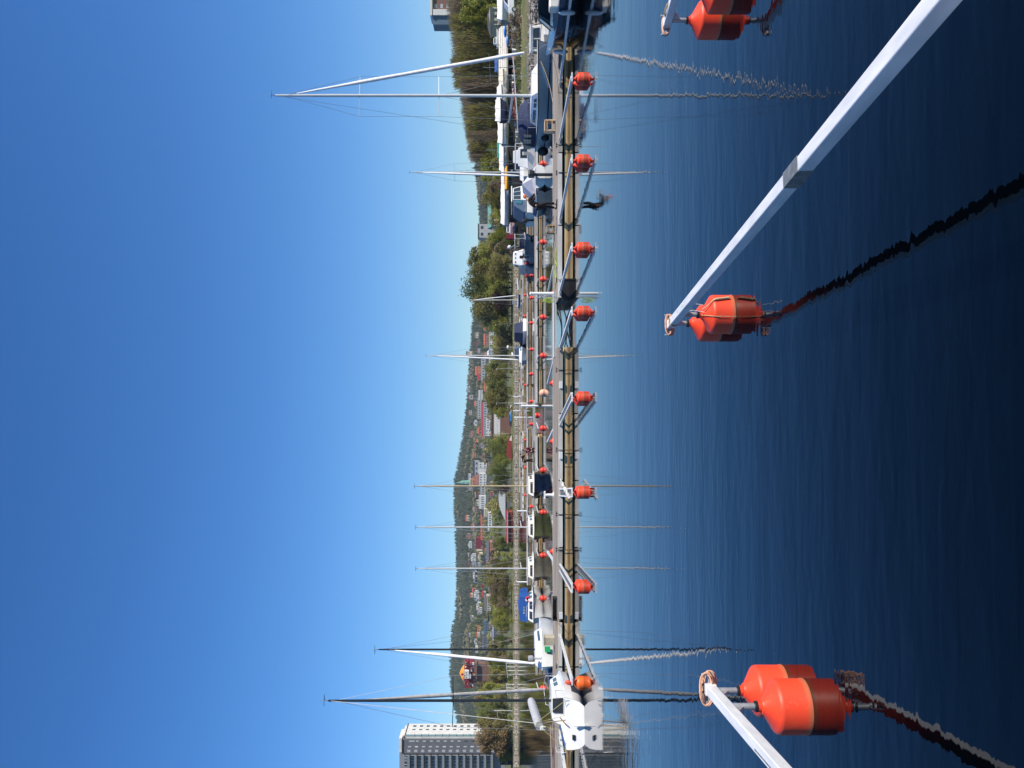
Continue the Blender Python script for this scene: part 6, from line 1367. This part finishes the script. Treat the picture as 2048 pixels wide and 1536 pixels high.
# far town trees: the nearer ones are things, the farther ones one mass
def town_spot(D0, D1):
    while True:
        y = rnd.uniform(450, 1440); D = rnd.uniform(D0, D1)
        if not any(a - 4 < y < b_ + 4 and q - 170 < D < q + 4 for a, b_, q in HOUSES): return y, D
for i in range(130):
    y, D = town_spot(540, 860)
    lf = rnd.choice(('green', 'olive', 'olive', 'yellow', 'yellow', 'brown', 'tan'))
    tree(XX(y, D), D, rnd.uniform(5, 9.5), rnd.choice(('round', 'oval')), lf, {'green': 'green', 'olive': 'olive', 'yellow': 'yellow green', 'brown': 'brown bare', 'tan': 'tan flowering'}[lf] + ' town tree on the slope ' + lm(y), group='trees among the town houses', wide=rnd.uniform(.8, 1.1))
mass = {k: MB() for k in ('green', 'olive', 'yellow', 'brown', 'dark')}
for i in range(900):
    y, D = town_spot(700, 1750)
    X = XX(y, D); g = ground(X, D); h = rnd.uniform(5, 10); mb = mass[rnd.choice(('green', 'olive', 'olive', 'yellow', 'brown', 'dark'))]
    for q in range(70):
        v = Vector((rnd.gauss(0, 1), rnd.gauss(0, 1), rnd.gauss(0, 1))).normalized() * (rnd.random() ** .4)
        c = Vector((X + v.x * h * .42, D + v.y * h * .42, g + h * (.5 + v.z * .5))); a = Vector((rnd.gauss(0, 1), rnd.gauss(0, 1), rnd.gauss(0, 1))).normalized() * h * .12; b_ = a.orthogonal()
        mb.add([c - a, c + a, c + b_ * 1.3], [(0, 1, 2)])
for k, mb in mass.items(): tag(mb.build('town_trees', LEAF[k]), {'green': 'green', 'olive': 'olive', 'yellow': 'yellow green', 'brown': 'brown bare', 'dark': 'dark evergreen'}[k] + ' small trees filling the wooded slope between the town houses', kind='stuff')
def cone_tree(mb, c, h, r, rr, n=6):
    x, y, z = c; ph = rr.uniform(0, 6)
    for lev, (z0, z1, k) in enumerate(((.12, .62, 1), (.45, 1.0, .62))):
        ring = [(x + math.cos(ph + 6.283 * i / n) * r * k * rr.uniform(.75, 1.2), y + math.sin(ph + 6.283 * i / n) * r * k * rr.uniform(.75, 1.2), z + h * z0) for i in range(n)]
        mb.add(ring + [(x, y, z + h * z1)], [(i, (i + 1) % n, n) for i in range(n)])
M_conif = mat('distant_conifers', (.036, .050, .022), .95, var=.3, scale=.012, c2=(.060, .076, .034), det=6)
M_decid = mat('distant_budding_trees', (.10, .105, .04), .95, var=.3, scale=.02, c2=(.16, .14, .07), det=6)
b = MB(); b2 = MB()
for i in range(21000):
    D = 1150 + 1600 * rr.random() ** .8; y = rr.uniform(-60, 1600); X = XX(y, D)
    if D < 1500 and vnoise(X / 120, D / 120) > .12: continue
    if any(a - 2 < y < b_ + 2 and q - 260 < D < q + 15 for a, b_, q in HOUSES): continue
    z = ground(X, D) - 1
    if vnoise(X / 160 + 9, D / 200) > .28 and D < 2500:
        h = rr.uniform(7, 12); c = (X, D, z)
        rock_mesh(b2, (X, D, z + h * .5), h * .55, rr)
    else:
        h = rr.uniform(7, 14) * (1 if D < 2400 else .7)
        cone_tree(b, (X, D, z), h, h * rr.uniform(.20, .30), rr, 5)
for i in range(900):
    y = rr.uniform(-60, 1600); D = RIDGE + rr.uniform(-60, 40); X = XX(y, D)
    cone_tree(b, (X, D, ground(X, D) - 1), rr.uniform(5, 11), rr.uniform(1.8, 2.8), rr, 5)
tag(b.build('conifer_forest', M_conif), 'dark conifer forest covering the far hill up to the skyline', kind='stuff')
tag(b2.build('deciduous_wood', M_decid), 'patches of budding deciduous wood on the far hill', kind='stuff')

# ------------------------------------------------------------------ air
hz = MB().span(-1500, 1500, -60, 3460, -3, 330).build('haze', None) if False else None
m = bpy.data.materials.new('thin_air'); m.use_nodes = True
n = m.node_tree; n.nodes.remove(n.nodes['Principled BSDF']); v = n.nodes.new('ShaderNodeVolumePrincipled')
v.inputs['Color'].default_value = (.72, .84, 1, 1); v.inputs['Density'].default_value = .00006; v.inputs['Anisotropy'].default_value = .2
n.links.new(v.outputs[0], n.nodes['Material Output'].inputs['Volume'])
tag(MB().span(-3700, 3700, -320, 5300, -4, 400).build('haze', m), 'thin bluish air between the harbour and the wooded hill', kind='stuff')
